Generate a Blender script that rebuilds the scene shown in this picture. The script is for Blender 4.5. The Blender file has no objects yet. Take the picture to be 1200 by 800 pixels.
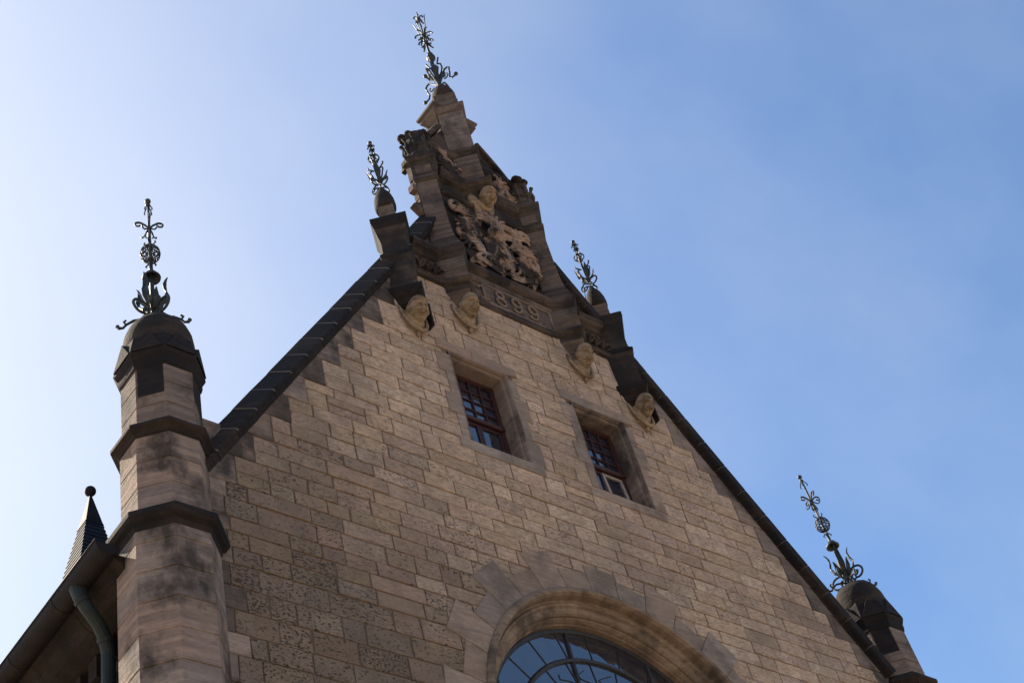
import bpy, bmesh, math, random
from mathutils import Vector, Matrix
R = math.radians
sin, cos, pi = math.sin, math.cos, math.pi
rnd = random.Random(7)
S = bpy.context.scene
col = S.collection

# ------------------------------------------------------------------ camera
cam = bpy.data.cameras.new('camera')
co = bpy.data.objects.new('camera', cam); col.objects.link(co); S.camera = co
cam.sensor_width = 36.0; cam.sensor_fit = 'HORIZONTAL'
cam.lens = 36.0 * 1762.87 / 1200.0
cam.clip_end = 5000
CA, CP, CR = 0.8676025, 0.8131444, -0.3035491
fwd = Vector((sin(CA) * cos(CP), cos(CA) * cos(CP), sin(CP)))
rt = Vector((cos(CA), -sin(CA), 0)); up = rt.cross(fwd)
r2 = rt * cos(CR) + up * sin(CR); u2 = -rt * sin(CR) + up * cos(CR)
M = Matrix((r2, u2, -fwd)).transposed().to_4x4()
M.translation = Vector((-13.6608, -11.3442, 1.6))
co.matrix_world = M

# ------------------------------------------------------------------ light
SUN_AZ, SUN_EL = R(16), R(42)            # azimuth measured from +Y towards -X
sdir = Vector((-sin(SUN_AZ) * cos(SUN_EL), cos(SUN_AZ) * cos(SUN_EL), sin(SUN_EL)))
sl = bpy.data.lights.new('sun', 'SUN'); sl.energy = 5.0; sl.angle = R(0.5); sl.color = (1.0, 0.87, 0.70)
so = bpy.data.objects.new('sun', sl); col.objects.link(so)
so.rotation_euler = (-sdir).to_track_quat('-Z', 'Y').to_euler(); so.location = (0, 0, 60)
W = bpy.data.worlds.new('World'); S.world = W; W.use_nodes = True
nt = W.node_tree; nt.nodes.clear()
o_ = nt.nodes.new('ShaderNodeOutputWorld'); bg = nt.nodes.new('ShaderNodeBackground')
sky = nt.nodes.new('ShaderNodeTexSky'); sky.sky_type = 'NISHITA'; sky.sun_disc = False
sky.sun_elevation = SUN_EL; sky.sun_rotation = -SUN_AZ
sky.air_density = 1.0; sky.dust_density = 1.9; sky.ozone_density = 1.5; sky.altitude = 200
bg.inputs['Strength'].default_value = 0.102
tc = nt.nodes.new('ShaderNodeTexCoord')
mp = nt.nodes.new('ShaderNodeMapping'); mp.inputs['Scale'].default_value = (1.0, 1.6, 1.6); mp.inputs['Rotation'].default_value = (0.3, 0.5, 0.4)
nz = nt.nodes.new('ShaderNodeTexNoise'); nz.inputs['Scale'].default_value = 3.2; nz.inputs['Detail'].default_value = 7; nz.inputs['Roughness'].default_value = 0.52
rp = nt.nodes.new('ShaderNodeMapRange'); rp.inputs['From Min'].default_value = 0.33; rp.inputs['From Max'].default_value = 0.75
rp.inputs['To Min'].default_value = 0.0; rp.inputs['To Max'].default_value = 0.20
mx = nt.nodes.new('ShaderNodeMix'); mx.data_type = 'RGBA'; mx.blend_type = 'MIX'
mx.inputs[7].default_value = (3.75, 3.97, 4.2, 1)
nt.links.new(tc.outputs['Generated'], mp.inputs['Vector']); nt.links.new(mp.outputs[0], nz.inputs['Vector'])
nt.links.new(nz.outputs[0], rp.inputs['Value']); dt = nt.nodes.new('ShaderNodeVectorMath'); dt.operation = 'DOT_PRODUCT'; dt.inputs[1].default_value = sdir; nt.links.new(tc.outputs['Generated'], dt.inputs[0])
hz_ = nt.nodes.new('ShaderNodeMapRange'); hz_.interpolation_type = 'SMOOTHSTEP'; hz_.inputs['From Min'].default_value = 0.60; hz_.inputs['From Max'].default_value = 0.92; hz_.inputs['To Max'].default_value = 0.36
nt.links.new(dt.outputs['Value'], hz_.inputs['Value'])
ad = nt.nodes.new('ShaderNodeMath'); ad.operation = 'ADD'; nt.links.new(rp.outputs[0], ad.inputs[0]); nt.links.new(hz_.outputs[0], ad.inputs[1]); nt.links.new(ad.outputs[0], mx.inputs[0])
hs = nt.nodes.new('ShaderNodeHueSaturation'); hs.inputs['Saturation'].default_value = 1.22; nt.links.new(sky.outputs[0], hs.inputs['Color']); nt.links.new(hs.outputs[0], mx.inputs[6]); nt.links.new(mx.outputs[2], bg.inputs['Color']); nt.links.new(bg.outputs[0], o_.inputs[0])
S.view_settings.view_transform = 'Standard'; S.view_settings.look = 'None'
S.view_settings.gamma = 1; S.view_settings.exposure = 1.18; S.view_settings.use_curve_mapping = False
S.cycles.max_bounces = 6; S.cycles.diffuse_bounces = 4

# ------------------------------------------------------------------ materials
def newmat(name):
    m = bpy.data.materials.new(name); m.use_nodes = True
    t = m.node_tree; b = t.nodes['Principled BSDF']
    return m, t, b
def N(t, k, **kw):
    n = t.nodes.new(k)
    for a, v in kw.items():
        if hasattr(n, a): setattr(n, a, v)
        else: n.inputs[a.replace('_', ' ')].default_value = v
    return n
def noise(t, vec, scale, detail=5, rough=0.55, lo=0.35, hi=0.65, mn=0.0, mxv=1.0, st=(1, 1, 1), off=(0, 0, 0)):
    mp = N(t, 'ShaderNodeMapping'); mp.inputs['Scale'].default_value = st; mp.inputs['Location'].default_value = off
    t.links.new(vec, mp.inputs['Vector'])
    n = N(t, 'ShaderNodeTexNoise', Scale=scale, Detail=detail, Roughness=rough)
    t.links.new(mp.outputs[0], n.inputs['Vector'])
    r = N(t, 'ShaderNodeMapRange'); r.inputs['From Min'].default_value = lo; r.inputs['From Max'].default_value = hi
    r.inputs['To Min'].default_value = mn; r.inputs['To Max'].default_value = mxv
    t.links.new(n.outputs[0], r.inputs['Value'])
    return r.outputs[0]
def mix(t, fac, a, b, mode='MIX'):
    m = N(t, 'ShaderNodeMix', data_type='RGBA', blend_type=mode)
    for sock, v in ((m.inputs[0], fac), (m.inputs[6], a), (m.inputs[7], b)):
        if hasattr(v, 'is_output') or isinstance(v, bpy.types.NodeSocket): t.links.new(v, sock)
        elif isinstance(v, (int, float)): sock.default_value = v
        else: sock.default_value = (*v, 1)
    return m.outputs[2]
def mth(t, op, a, b=0.0):
    m = N(t, 'ShaderNodeMath', operation=op)
    for s_, v in ((m.inputs[0], a), (m.inputs[1], b)):
        if isinstance(v, bpy.types.NodeSocket): t.links.new(v, s_)
        else: s_.default_value = v
    return m.outputs[0]
def bump(t, b, h, strength=0.5, dist=0.02):
    n = N(t, 'ShaderNodeBump'); n.inputs['Strength'].default_value = strength; n.inputs['Distance'].default_value = dist
    t.links.new(h, n.inputs['Height']); t.links.new(n.outputs[0], b.inputs['Normal'])
def coords(t): return N(t, 'ShaderNodeTexCoord').outputs['Object']
def tint(t):
    a = N(t, 'ShaderNodeAttribute', attribute_name='tint'); return a.outputs['Color']

def limestone():
    m, t, b = newmat('pitted_limestone'); c = coords(t); tn = tint(t)
    # per-block random offset so that the pattern breaks at the joints
    sep = N(t, 'ShaderNodeVectorMath', operation='MULTIPLY_ADD'); t.links.new(tn, sep.inputs[0]); sep.inputs[1].default_value = (90, 70, 110); t.links.new(c, sep.inputs[2])
    v = sep.outputs[0]
    base = mix(t, noise(t, v, 3.0, 6, 0.6), (0.82, 0.80, 0.78), (1.12, 1.1, 1.08))
    colr = mix(t, 1.0, tn, base, 'MULTIPLY')
    colr = mix(t, noise(t, v, 11, 7, 0.7, 0.42, 0.62, 0, 0.62, (1, 1, 2.4)), colr, (0.14, 0.105, 0.08))
    amount = N(t, 'ShaderNodeAttribute', attribute_name='pit').outputs['Fac']
    thr = mth(t, 'SUBTRACT', 0.685, mth(t, 'MULTIPLY', amount, 0.17))
    n2m = N(t, 'ShaderNodeMapping'); n2m.inputs['Scale'].default_value = (1, 1, 1.7); t.links.new(v, n2m.inputs['Vector'])
    n2 = N(t, 'ShaderNodeTexNoise', Scale=23.0, Detail=5.0, Roughness=0.72); t.links.new(n2m.outputs[0], n2.inputs['Vector'])
    pit = mth(t, 'MULTIPLY', mth(t, 'SUBTRACT', n2.outputs[0], thr), 14.0)
    cl = N(t, 'ShaderNodeClamp'); t.links.new(pit, cl.inputs[0]); pit = cl.outputs[0]
    colr = mix(t, pit, colr, (0.035, 0.028, 0.022))
    colr = mix(t, noise(t, c, 0.55, 6, 0.65, 0.46, 0.68, 0, 0.42), colr, (0.10, 0.08, 0.065))
    t.links.new(colr, b.inputs['Base Color']); b.inputs['Roughness'].default_value = 0.92; b.inputs['Specular IOR Level'].default_value = 0.2
    h = mth(t, 'SUBTRACT', noise(t, v, 30, 6, 0.7, 0.2, 0.8, 0, 0.5), pit)
    bump(t, b, h, 0.8, 0.015)
    return m
def sandstone(name, base=(0.22, 0.165, 0.13), base2=(0.30, 0.23, 0.18), dark=0.75, black=(0.022, 0.019, 0.018), bscale=0.9, blo=0.5, bhi=0.62):
    m, t, b = newmat(name); c = coords(t); tn = tint(t)
    band = noise(t, c, 1.3, 7, 0.62, 0.38, 0.62, 0, 1, (0.7, 0.7, 9))
    fine = noise(t, c, 9, 6, 0.65, 0.35, 0.65, 0, 1, (1, 1, 3))
    colr = mix(t, band, base, base2)
    colr = mix(t, mth(t, 'MULTIPLY', fine, 0.35), colr, [x * 0.55 for x in base])
    colr = mix(t, 1.0, colr, tn, 'MULTIPLY')
    crust = noise(t, c, bscale, 6, 0.62, blo, bhi, 0, dark, (1, 1, 0.75), (3.1, 1.7, 5.3))
    colr = mix(t, crust, colr, black)
    streak = noise(t, c, 3.5, 5, 0.6, 0.58, 0.72, 0, 0.5, (1, 1, 5))
    colr = mix(t, streak, colr, [x * 0.35 for x in base])
    t.links.new(colr, b.inputs['Base Color']); b.inputs['Roughness'].default_value = 0.9; b.inputs['Specular IOR Level'].default_value = 0.25
    h = mth(t, 'ADD', noise(t, c, 2.2, 7, 0.65, 0.3, 0.7, 0, 1, (1, 1, 7)), noise(t, c, 24, 5, 0.7, 0.3, 0.7, 0, 0.5))
    bump(t, b, h, 0.55, 0.02)
    return m
def plain(name, c1, c2, rough=0.7, sc=4, metallic=0.0, bstr=0.2, spec=0.3, st=(1, 1, 1)):
    m, t, b = newmat(name); c = coords(t)
    t.links.new(mix(t, noise(t, c, sc, 6, 0.6, 0.3, 0.7, 0, 1, st), c1, c2), b.inputs['Base Color'])
    b.inputs['Roughness'].default_value = rough; b.inputs['Metallic'].default_value = metallic; b.inputs['Specular IOR Level'].default_value = spec
    bump(t, b, noise(t, c, sc * 5, 5, 0.6, 0.3, 0.7), bstr, 0.01)
    return m
MT = {}
MT['lime'] = limestone()
MT['mortar'] = plain('mortar', (0.08, 0.058, 0.043), (0.14, 0.105, 0.08), 0.95, 6)
MT['palemortar'] = plain('pale_mortar', (0.11, 0.09, 0.08), (0.17, 0.145, 0.13), 0.95, 6)
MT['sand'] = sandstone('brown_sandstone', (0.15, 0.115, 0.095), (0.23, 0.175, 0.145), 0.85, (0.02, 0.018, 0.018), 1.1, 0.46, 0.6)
MT['numeral'] = sandstone('numeral_stone', (0.15, 0.115, 0.095), (0.21, 0.16, 0.13), 0.3, (0.05, 0.04, 0.035), 1.5, 0.5, 0.7)
MT['turret'] = sandstone('turret_sandstone', (0.17, 0.13, 0.11), (0.27, 0.205, 0.165), 0.88, (0.024, 0.020, 0.018), 1.5, 0.47, 0.62)
MT['sandlight'] = sandstone('light_sandstone', (0.076, 0.056, 0.045), (0.148, 0.109, 0.086), 0.88, (0.03, 0.026, 0.025), 1.7, 0.49, 0.64)
MT['soot_or_shade'] = sandstone('soot_or_shade_sandstone', (0.040, 0.030, 0.025), (0.090, 0.066, 0.052), 0.9, (0.011, 0.010, 0.010), 1.5, 0.42, 0.58)
MT['black'] = sandstone('soot_or_shade_stone', (0.011, 0.0085, 0.008), (0.030, 0.021, 0.016), 0.9, (0.005, 0.0045, 0.005), 1.6, 0.4, 0.6)
MT['dome'] = sandstone('weathered_dome_stone', (0.020, 0.014, 0.011), (0.05, 0.034, 0.024), 0.7, (0.008, 0.007, 0.007), 1.6, 0.4, 0.6)
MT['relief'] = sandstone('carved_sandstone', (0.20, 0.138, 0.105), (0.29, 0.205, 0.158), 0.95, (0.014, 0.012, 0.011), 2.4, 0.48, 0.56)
MT['lichen'] = sandstone('lichen_tinted_stone', (0.21, 0.152, 0.098), (0.30, 0.225, 0.15), 0.75, (0.05, 0.038, 0.026), 4, 0.5, 0.66)
MT['dressed'] = sandstone('dressed_sandstone', (0.21, 0.16, 0.125), (0.29, 0.225, 0.178), 0.6, (0.09, 0.07, 0.058), 1.6, 0.48, 0.64)
MT['arch'] = sandstone('ochre_arch_stone', (0.15, 0.108, 0.075), (0.25, 0.185, 0.13), 0.8, (0.05, 0.04, 0.035), 2.2, 0.5, 0.66)
MT['slate'] = plain('slate', (0.008, 0.012, 0.022), (0.020, 0.026, 0.040), 0.75, 5, 0, 0.3, 0.12)
MT['iron'] = plain('wrought_iron', (0.008, 0.011, 0.013), (0.026, 0.034, 0.038), 0.5, 14, 0.1, 0.3, 0.35)
MT['lead'] = plain('weathered_zinc', (0.006, 0.006, 0.007), (0.016, 0.014, 0.015), 0.7, 2.5, 0.0, 0.2, 0.12)
MT['copper'] = plain('patinated_copper', (0.012, 0.016, 0.018), (0.014, 0.023, 0.026), 0.6, 3, 0.0, 0.2, 0.2, (1, 1, 0.3))
MT['redwood'] = plain('oxblood_paint', (0.022, 0.007, 0.006), (0.044, 0.012, 0.010), 0.5, 9, 0, 0.2, 0.4)
MT['palewood'] = plain('pale_weathered_wood', (0.22, 0.185, 0.165), (0.34, 0.285, 0.25), 0.6, 9, 0, 0.2, 0.3)
MT['barwood'] = plain('dark_glazing_bar', (0.012, 0.011, 0.012), (0.03, 0.026, 0.025), 0.5, 9)
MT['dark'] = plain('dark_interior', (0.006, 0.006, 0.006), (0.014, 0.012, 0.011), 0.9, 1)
def glassmat():
    m, t, b = newmat('old_window_glass'); c = coords(t)
    b.inputs['Base Color'].default_value = (0.010, 0.014, 0.024, 1); b.inputs['Roughness'].default_value = 0.04
    b.inputs['IOR'].default_value = 2.3; b.inputs['Specular IOR Level'].default_value = 0.6
    bump(t, b, noise(t, c, 2.2, 2, 0.5, 0.2, 0.8), 0.12, 0.05)
    return m
MT['glass'] = glassmat()
MT['cobble'] = plain('paving', (0.38, 0.30, 0.225), (0.46, 0.37, 0.28), 0.9, 3)
MT['earth'] = plain('grassy_ground', (0.33, 0.26, 0.18), (0.38, 0.30, 0.21), 0.95, 0.2)

# ------------------------------------------------------------------ mesh helpers
def orient(vs, fs):
    """make the winding of one closed shape consistent and outward"""
    fs = [list(f) for f in fs]; em = {}
    for i, f in enumerate(fs):
        for k in range(len(f)): a, b_ = f[k - 1], f[k]; em.setdefault((a, b_) if a < b_ else (b_, a), []).append(i)
    seen = [False] * len(fs)
    for s0 in range(len(fs)):
        if seen[s0]: continue
        seen[s0] = True; st = [s0]; comp = [s0]
        while st:
            i = st.pop(); f = fs[i]
            for k in range(len(f)):
                a, b_ = f[k - 1], f[k]
                for j in em[(a, b_) if a < b_ else (b_, a)]:
                    if seen[j]: continue
                    seen[j] = True; g = fs[j]
                    if any(g[q - 1] == a and g[q] == b_ for q in range(len(g))): g.reverse()
                    st.append(j); comp.append(j)
        ids = {v for i in comp for v in fs[i]}; n = len(ids)
        cx = sum(vs[v][0] for v in ids) / n; cy = sum(vs[v][1] for v in ids) / n; cz = sum(vs[v][2] for v in ids) / n
        vol = 0.0
        for i in comp:
            f = fs[i]; x0, y0, z0 = vs[f[0]][0] - cx, vs[f[0]][1] - cy, vs[f[0]][2] - cz
            for k in range(1, len(f) - 1):
                x1, y1, z1 = vs[f[k]][0] - cx, vs[f[k]][1] - cy, vs[f[k]][2] - cz; x2, y2, z2 = vs[f[k + 1]][0] - cx, vs[f[k + 1]][1] - cy, vs[f[k + 1]][2] - cz
                vol += x0 * (y1 * z2 - z1 * y2) - y0 * (x1 * z2 - z1 * x2) + z0 * (x1 * y2 - y1 * x2)
        if vol < 0:
            for i in comp: fs[i].reverse()
    return fs
class MB:
    def __init__(s): s.v = []; s.f = []; s.t = []; s.p = []
    def add(s, vs, fs, tint=(1, 1, 1), pit=0.5):
        n = len(s.v); vs = [tuple(v) for v in vs]; s.v += vs
        if len(fs) > 1: fs = orient(vs, fs)
        for f in fs: s.f.append(tuple(i + n for i in f)); s.t.append(tint); s.p.append(pit)
    def build(s, name, mat, parent=None, smooth=False, loc=None, bevel=0, label=None):
        me = bpy.data.meshes.new(name); me.from_pydata(s.v, [], s.f)
        me.attributes.new('tint', 'FLOAT_COLOR', 'FACE'); me.attributes.new('pit', 'FLOAT', 'FACE')
        buf = []
        for c in s.t: buf += [c[0], c[1], c[2], 1]
        me.attributes['tint'].data.foreach_set('color', buf); me.attributes['pit'].data.foreach_set('value', s.p)
        me.materials.append(MT[mat])
        assert not any(c != c or isinstance(c, complex) for v in s.v for c in v), name
        if smooth: me.polygons.foreach_set('use_smooth', [True] * len(me.polygons))
        o = bpy.data.objects.new(name, me); col.objects.link(o); o.parent = parent
        if loc is not None: o.location = loc
        if bevel:
            bv = o.modifiers.new('bevel', 'BEVEL'); bv.width = bevel; bv.segments = 2; bv.limit_method = 'ANGLE'; bv.angle_limit = R(30)
        if label: o['label'] = label
        return o
def tv(a=0.14, base=1.0):
    k = base * (1 + rnd.uniform(-a, a)); w = rnd.uniform(-0.05, 0.05)
    return (k * (1 + w), k, k * (1 - w))
def box(m, x0, x1, y0, y1, z0, z1, tint=(1, 1, 1)):
    m.add([(x, y, z) for x in (x0, x1) for y in (y0, y1) for z in (z0, z1)],
          [(0, 1, 3, 2), (4, 6, 7, 5), (0, 4, 5, 1), (2, 3, 7, 6), (0, 2, 6, 4), (1, 5, 7, 3)], tint)
def prism(m, pts, y0, y1, tint=(1, 1, 1), pit=0.5, ch=0.0):
    """pts: outline in (x, z); extruded from y0 (front) to y1; ch: chamfer of the front edge"""
    n = len(pts)
    if ch:
        cx = sum(p[0] for p in pts) / n; cz = sum(p[1] for p in pts) / n
        ins = []
        for i in range(n):
            p = Vector(pts[i]); a = (p - Vector(pts[i - 1])); b_ = (Vector(pts[(i + 1) % n]) - p)
            if a.length < 1e-6 or b_.length < 1e-6: ins.append(tuple(p)); continue
            a.normalize(); b_.normalize()
            na = Vector((-a.y, a.x)); nb = Vector((-b_.y, b_.x))
            s_ = na + nb
            d = s_.length_squared
            off = s_ * (2 * ch / d) if d > 0.2 else na * ch
            q = p + off
            if (q - Vector((cx, cz))).length > (p - Vector((cx, cz))).length: q = p - off
            ins.append((q.x, q.y))
        vs = [(x, y0 - rnd.uniform(-0.004, 0.006), z) for x, z in ins] + [(x, y0 + ch, z) for x, z in pts] + [(x, y1, z) for x, z in pts]
        fs = [tuple(range(n))]
        for i in range(n):
            j = (i + 1) % n; fs += [(i, j, n + j, n + i), (n + i, n + j, 2 * n + j, 2 * n + i)]
    else:
        vs = [(x, y0, z) for x, z in pts] + [(x, y1, z) for x, z in pts]
        fs = [tuple(range(n)), tuple(range(2 * n - 1, n - 1, -1))]
        for i in range(n): j = (i + 1) % n; fs.append((i, j, n + j, n + i))
    m.add(vs, fs, tint, pit)
def sweepx(m, prof, x0, x1, tint=(1, 1, 1)):
    """closed profile in (y, z) swept along x"""
    n = len(prof)
    m.add([(x0, y, z) for y, z in prof] + [(x1, y, z) for y, z in prof],
          [tuple(range(n)), tuple(range(2 * n - 1, n - 1, -1))] + [(i, (i + 1) % n, n + (i + 1) % n, n + i) for i in range(n)], tint)
def lathe(m, prof, c=(0, 0, 0), n=16, a0=0.0, tint=None, caps=True, sx=1, sy=1):
    vs = []; k = len(prof)
    for r, z in prof:
        for i in range(n):
            a = a0 + 2 * pi * i / n; vs.append((c[0] + r * cos(a) * sx, c[1] + r * sin(a) * sy, c[2] + z))
    fs = []; tl = []
    for j in range(k - 1):
        tj = tint or (1, 1, 1)
        if callable(tint): tj = tint(j)
        for i in range(n):
            q = (i + 1) % n; fs.append((j * n + i, j * n + q, (j + 1) * n + q, (j + 1) * n + i)); tl.append(tj)
    if caps: fs += [tuple(range(n)), tuple((k - 1) * n + i for i in range(n))]; tl += [(1, 1, 1)] * 2
    b0 = len(m.t); m.add(vs, fs); m.t[b0:] = tl
def diamond(m, prof, x, y=0.0, tint=None): lathe(m, prof, (x, y, 0), 4, 0.0, tint)
OCT = pi / 8
def tube(m, path, rad, n=6, tint=(1, 1, 1), flat=None):
    P = [Vector(p) for p in path]; k = len(P)
    if not isinstance(rad, (list, tuple)): rad = [rad] * k
    t0 = (P[1] - P[0]).normalized(); nrm = t0.orthogonal().normalized()
    vs = []
    for i in range(k):
        t = (P[min(i + 1, k - 1)] - P[max(i - 1, 0)])
        if t.length < 1e-9: t = t0
        t.normalize(); nrm = (nrm - t * nrm.dot(t)); nrm = nrm.normalized() if nrm.length > 1e-6 else t.orthogonal().normalized()
        b = t.cross(nrm)
        for j in range(n):
            a = 2 * pi * j / n; d = nrm * cos(a) * rad[i] + b * sin(a) * rad[i]
            if flat: d.y *= flat
            vs.append(P[i] + d)
    fs = [tuple(range(n)), tuple(range((k - 1) * n, k * n))]
    for i in range(k - 1):
        for j in range(n): q = (j + 1) % n; fs.append((i * n + j, i * n + q, (i + 1) * n + q, (i + 1) * n + j))
    m.add(vs, fs, tint)
def ball(m, c, r, n=12, sx=1, sy=1, sz=1, tint=(1, 1, 1)):
    prof = [(max(1e-4, r * sin(pi * i / n)), -r * cos(pi * i / n) * sz) for i in range(n + 1)]
    lathe(m, prof, c, n + 4, 0, tint, True, sx, sy)
def empty(name, parent=None, loc=(0, 0, 0)):
    o = bpy.data.objects.new(name, None); col.objects.link(o); o.parent = parent; o.location = loc; o.empty_display_size = 0.3
    return o

# ------------------------------------------------------------------ ground
g = MB(); g.add([(-900, -900, 0), (900, -900, 0), (900, 900, 0), (-900, 900, 0)], [(0, 1, 2, 3)])
go = g.build('ground', 'earth'); go['kind'] = 'structure'
g = MB(); g.add([(-60, -60, 0.004), (60, -60, 0.004), (60, 60, 0.004), (-60, 60, 0.004)], [(0, 1, 2, 3)])
go = g.build('paved_square', 'cobble'); go['kind'] = 'structure'
g = MB(); box(g, -10, 10, -3.0, 0.0, 0.008, 0.13); go = g.build('pavement', 'cobble', bevel=0.01); go['kind'] = 'structure'

# ------------------------------------------------------------------ building
B = empty('gabled_building')
B['label'] = 'tall stone gabled building with corner turrets, date frieze and wrought iron finials'
B['category'] = 'building'

C0, CS = 25.52, 1.6                 # front top edge of the coping: z = C0 - CS |x|
ZC, RA = 11.92, 2.75                # big arched window: centre height and radius
RCL = 2.86                          # wall blocks keep outside this radius
WA, WB, WT, WZ = 0.68, 1.88, 19.10, 17.07   # attic windows
SUR = 0.27

# course heights
zs = [0.0]
while zs[-1] < 21.4:
    z = zs[-1]
    h = rnd.choice((0.34, 0.38, 0.30, 0.36)) if z < 13.2 else rnd.choice((0.29, 0.25, 0.27, 0.235, 0.26, 0.31))
    zs.append(z + h)
def snap(target):
    i = min(range(len(zs)), key=lambda k: abs(zs[k] - target)); zs[i] = target
for tz in (WZ - 0.19, WZ, WT, WT + 0.19, 20.9): snap(tz)

def x_in(z1):                       # inner end of the toothed stones beside the rake
    return (24.72 - z1) / CS
teeth = []                          # (xin, z0, z1)
i = 0
blocks = MB(); back = MB()
pal = [(0.405, 0.305, 0.235), (0.425, 0.325, 0.255), (0.395, 0.30, 0.235), (0.415, 0.31, 0.23), (0.455, 0.355, 0.28), (0.375, 0.285, 0.222), (0.405, 0.312, 0.245), (0.43, 0.32, 0.24)]
def arch_top(x, rc=RCL):
    return ZC + math.sqrt(rc * rc - x * x) if abs(x) < rc else -1e9
def put_block(x0, x1, z0, z1, last=False):
    xm, zm = (x0 + x1) / 2, (z0 + z1) / 2
    c = list(rnd.choice(pal)); c = [c[0], c[1] * 0.985, c[2] * 0.93]; k = rnd.uniform(0.87, 1.09) * 1.05
    grime = 1.0
    d = (-xm * 0.75 - (zm - 14) * 1.0)        # older, more pitted stones low on the left
    low = max(0.0, min(1.0, (d + 0.5) / 5.0))
    k *= 1 - 0.58 * low
    pit = min(1.0, max(0.0, max(0.3, rnd.gauss(0.45, 0.14)) + 0.30 * low))
    if rnd.random() < 0.04: c = [0.43, 0.32, 0.225]; pit = 0.15
    if rnd.random() < 0.06: k *= 0.78
    c = tuple(q * k + rnd.uniform(-0.006, 0.006) for q in c)
    j = 0.011; gp = 0.0042
    yf = -rnd.uniform(0.0, 0.014) - (0.006 * low * rnd.random())
    a, b_ = x0 + gp, x1 - gp; lo, hi = z0 + gp, z1 - gp
    top = arch_top(min(max(0, a), b_) if a <= 0 <= b_ else min(abs(a), abs(b_)))
    if zm > ZC and top > z0:
        n = max(2, int((b_ - a) / 0.08)); xs = [a + (b_ - a) * i / n for i in range(n + 1)]
        run = []
        def flush(run):
            if len(run) > 1:
                bot = [(x, max(lo, arch_top(x))) for x in run]
                pts = [(run[0], hi), (run[-1], hi)] + bot[::-1]
                prism(blocks, pts, yf, 0.03, c, pit)
        for x in xs:
            if arch_top(x) < hi - 0.015: run.append(x)
            else: flush(run); run = []
        flush(run)
        return
    pts = [(a + rnd.uniform(0, j), lo + rnd.uniform(0, j)), (b_ - rnd.uniform(0, j), lo + rnd.uniform(0, j)), (b_ - rnd.uniform(0, j), hi - rnd.uniform(0, j)), (a + rnd.uniform(0, j), hi - rnd.uniform(0, j))]
    prism(blocks, pts, yf, 0.03, c, pit, ch=0.006)
def fill(x0, x1, z0, z1, off):
    x = x0; first = True
    while x < x1 - 0.02:
        w = rnd.uniform(0.32, 0.78) if rnd.random() > 0.2 else rnd.uniform(0.75, 1.02)
        if first: w *= rnd.uniform(0.5, 1.0); first = False
        if x + w > x1 - 0.22: w = x1 - x
        if w > 1.05: w = w / 2
        if w > 0.5 and z1 - z0 > 0.28 and rnd.random() < 0.04 and not (z0 < ZC + 3 and abs(x) < 3.2):
            zm = (z0 + z1) / 2 + rnd.uniform(-0.02, 0.02); put_block(x, x + w, z0, zm); put_block(x, x + w, zm, z1)
        else: put_block(x, x + w, z0, z1)
        x += w
tooth_i = 0; cur_in = 6.25
for k in range(len(zs) - 1):
    z0, z1 = zs[k], zs[k + 1]
    if z0 >= 20.85: break
    z1 = min(z1, 20.9)
    if z1 < 14.6:
        xe_l = 6.27 + (0.0 if k % 2 else -0.18 if z0 < 12.8 else -0.05); xe_r = 6.27 - (0.0 if k % 2 else 0.1)
        teeth.append((min(xe_l, xe_r), z0, z1, 'q', xe_l, xe_r))
    else:
        if tooth_i % 2 == 0:
            z2 = zs[min(k + 2, len(zs) - 1)]
            cur_in = min(6.27, x_in(min(z2, 20.9)))
            teeth.append((cur_in, z0, min(z2, 20.9), 't', cur_in, cur_in))
        tooth_i += 1
        xe_l = xe_r = cur_in
        if xe_l < 2.1: xe_l = xe_r = 2.1
    L, Rr = -xe_l, xe_r
    cuts = []
    if z0 < ZC + RCL:
        hw = RCL if z0 < ZC else math.sqrt(max(0, RCL ** 2 - (z0 - ZC) ** 2))
        if z1 <= ZC + 0.2 or z0 < ZC: cuts.append((-RCL, RCL))
    zmid = (z0 + z1) / 2
    if WZ - 0.19 < zmid < WT + 0.19:
        for s_ in (-1, 1):
            a, b_ = sorted((s_ * (WA - 0.02), s_ * (WB + 0.02)))
            if zmid < WZ or zmid > WT: e1, e2 = (0.17, 0.17)
            else: e1 = e2 = 0.08
            cuts.append((a - e1, b_ + e2))
    x = L
    for a, b_ in sorted(cuts):
        if a > x: fill(x, a, z0, z1, k)
        x = max(x, b_)
    fill(x, Rr, z0, z1, k)
# mortar bed behind the blocks: columns of quads leaving the openings free
def bed(x0, x1, z0, z1): back.add([(x0, 0.006, z0), (x1, 0.006, z0), (x1, 0.006, z1), (x0, 0.006, z1)], [(0, 1, 2, 3)])
bed(-7, -RCL, 0, 14.0); bed(RCL, 7, 0, 14.0)
n = 60
for i in range(n):
    xa = -RCL + 2 * RCL * i / n; xb = -RCL + 2 * RCL * (i + 1) / n
    zl = max(arch_top(xa), arch_top(xb)) if False else min(t for t in (arch_top(xa), arch_top(xb)) if t > 0 or True)
    zl = max(ZC, min(arch_top(xa + 1e-6), arch_top(xb - 1e-6))) - 0.02
    bed(xa, xb, zl, 15.0)
xx = lambda z: (C0 - 0.25 - z) / CS
back.add([(-7, 0.006, 14.0), (-RCL, 0.006, 14.0), (-RCL, 0.006, 15.0), (-xx(15), 0.006, 15.0), (-7, 0.006, xx(0) and C0 - 0.25 - 7 * CS)], [(0, 1, 2, 3, 4)])
back.add([(7, 0.006, 14.0), (RCL, 0.006, 14.0), (RCL, 0.006, 15.0), (xx(15), 0.006, 15.0), (7, 0.006, C0 - 0.25 - 7 * CS)], [(0, 1, 2, 3, 4)])
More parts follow.
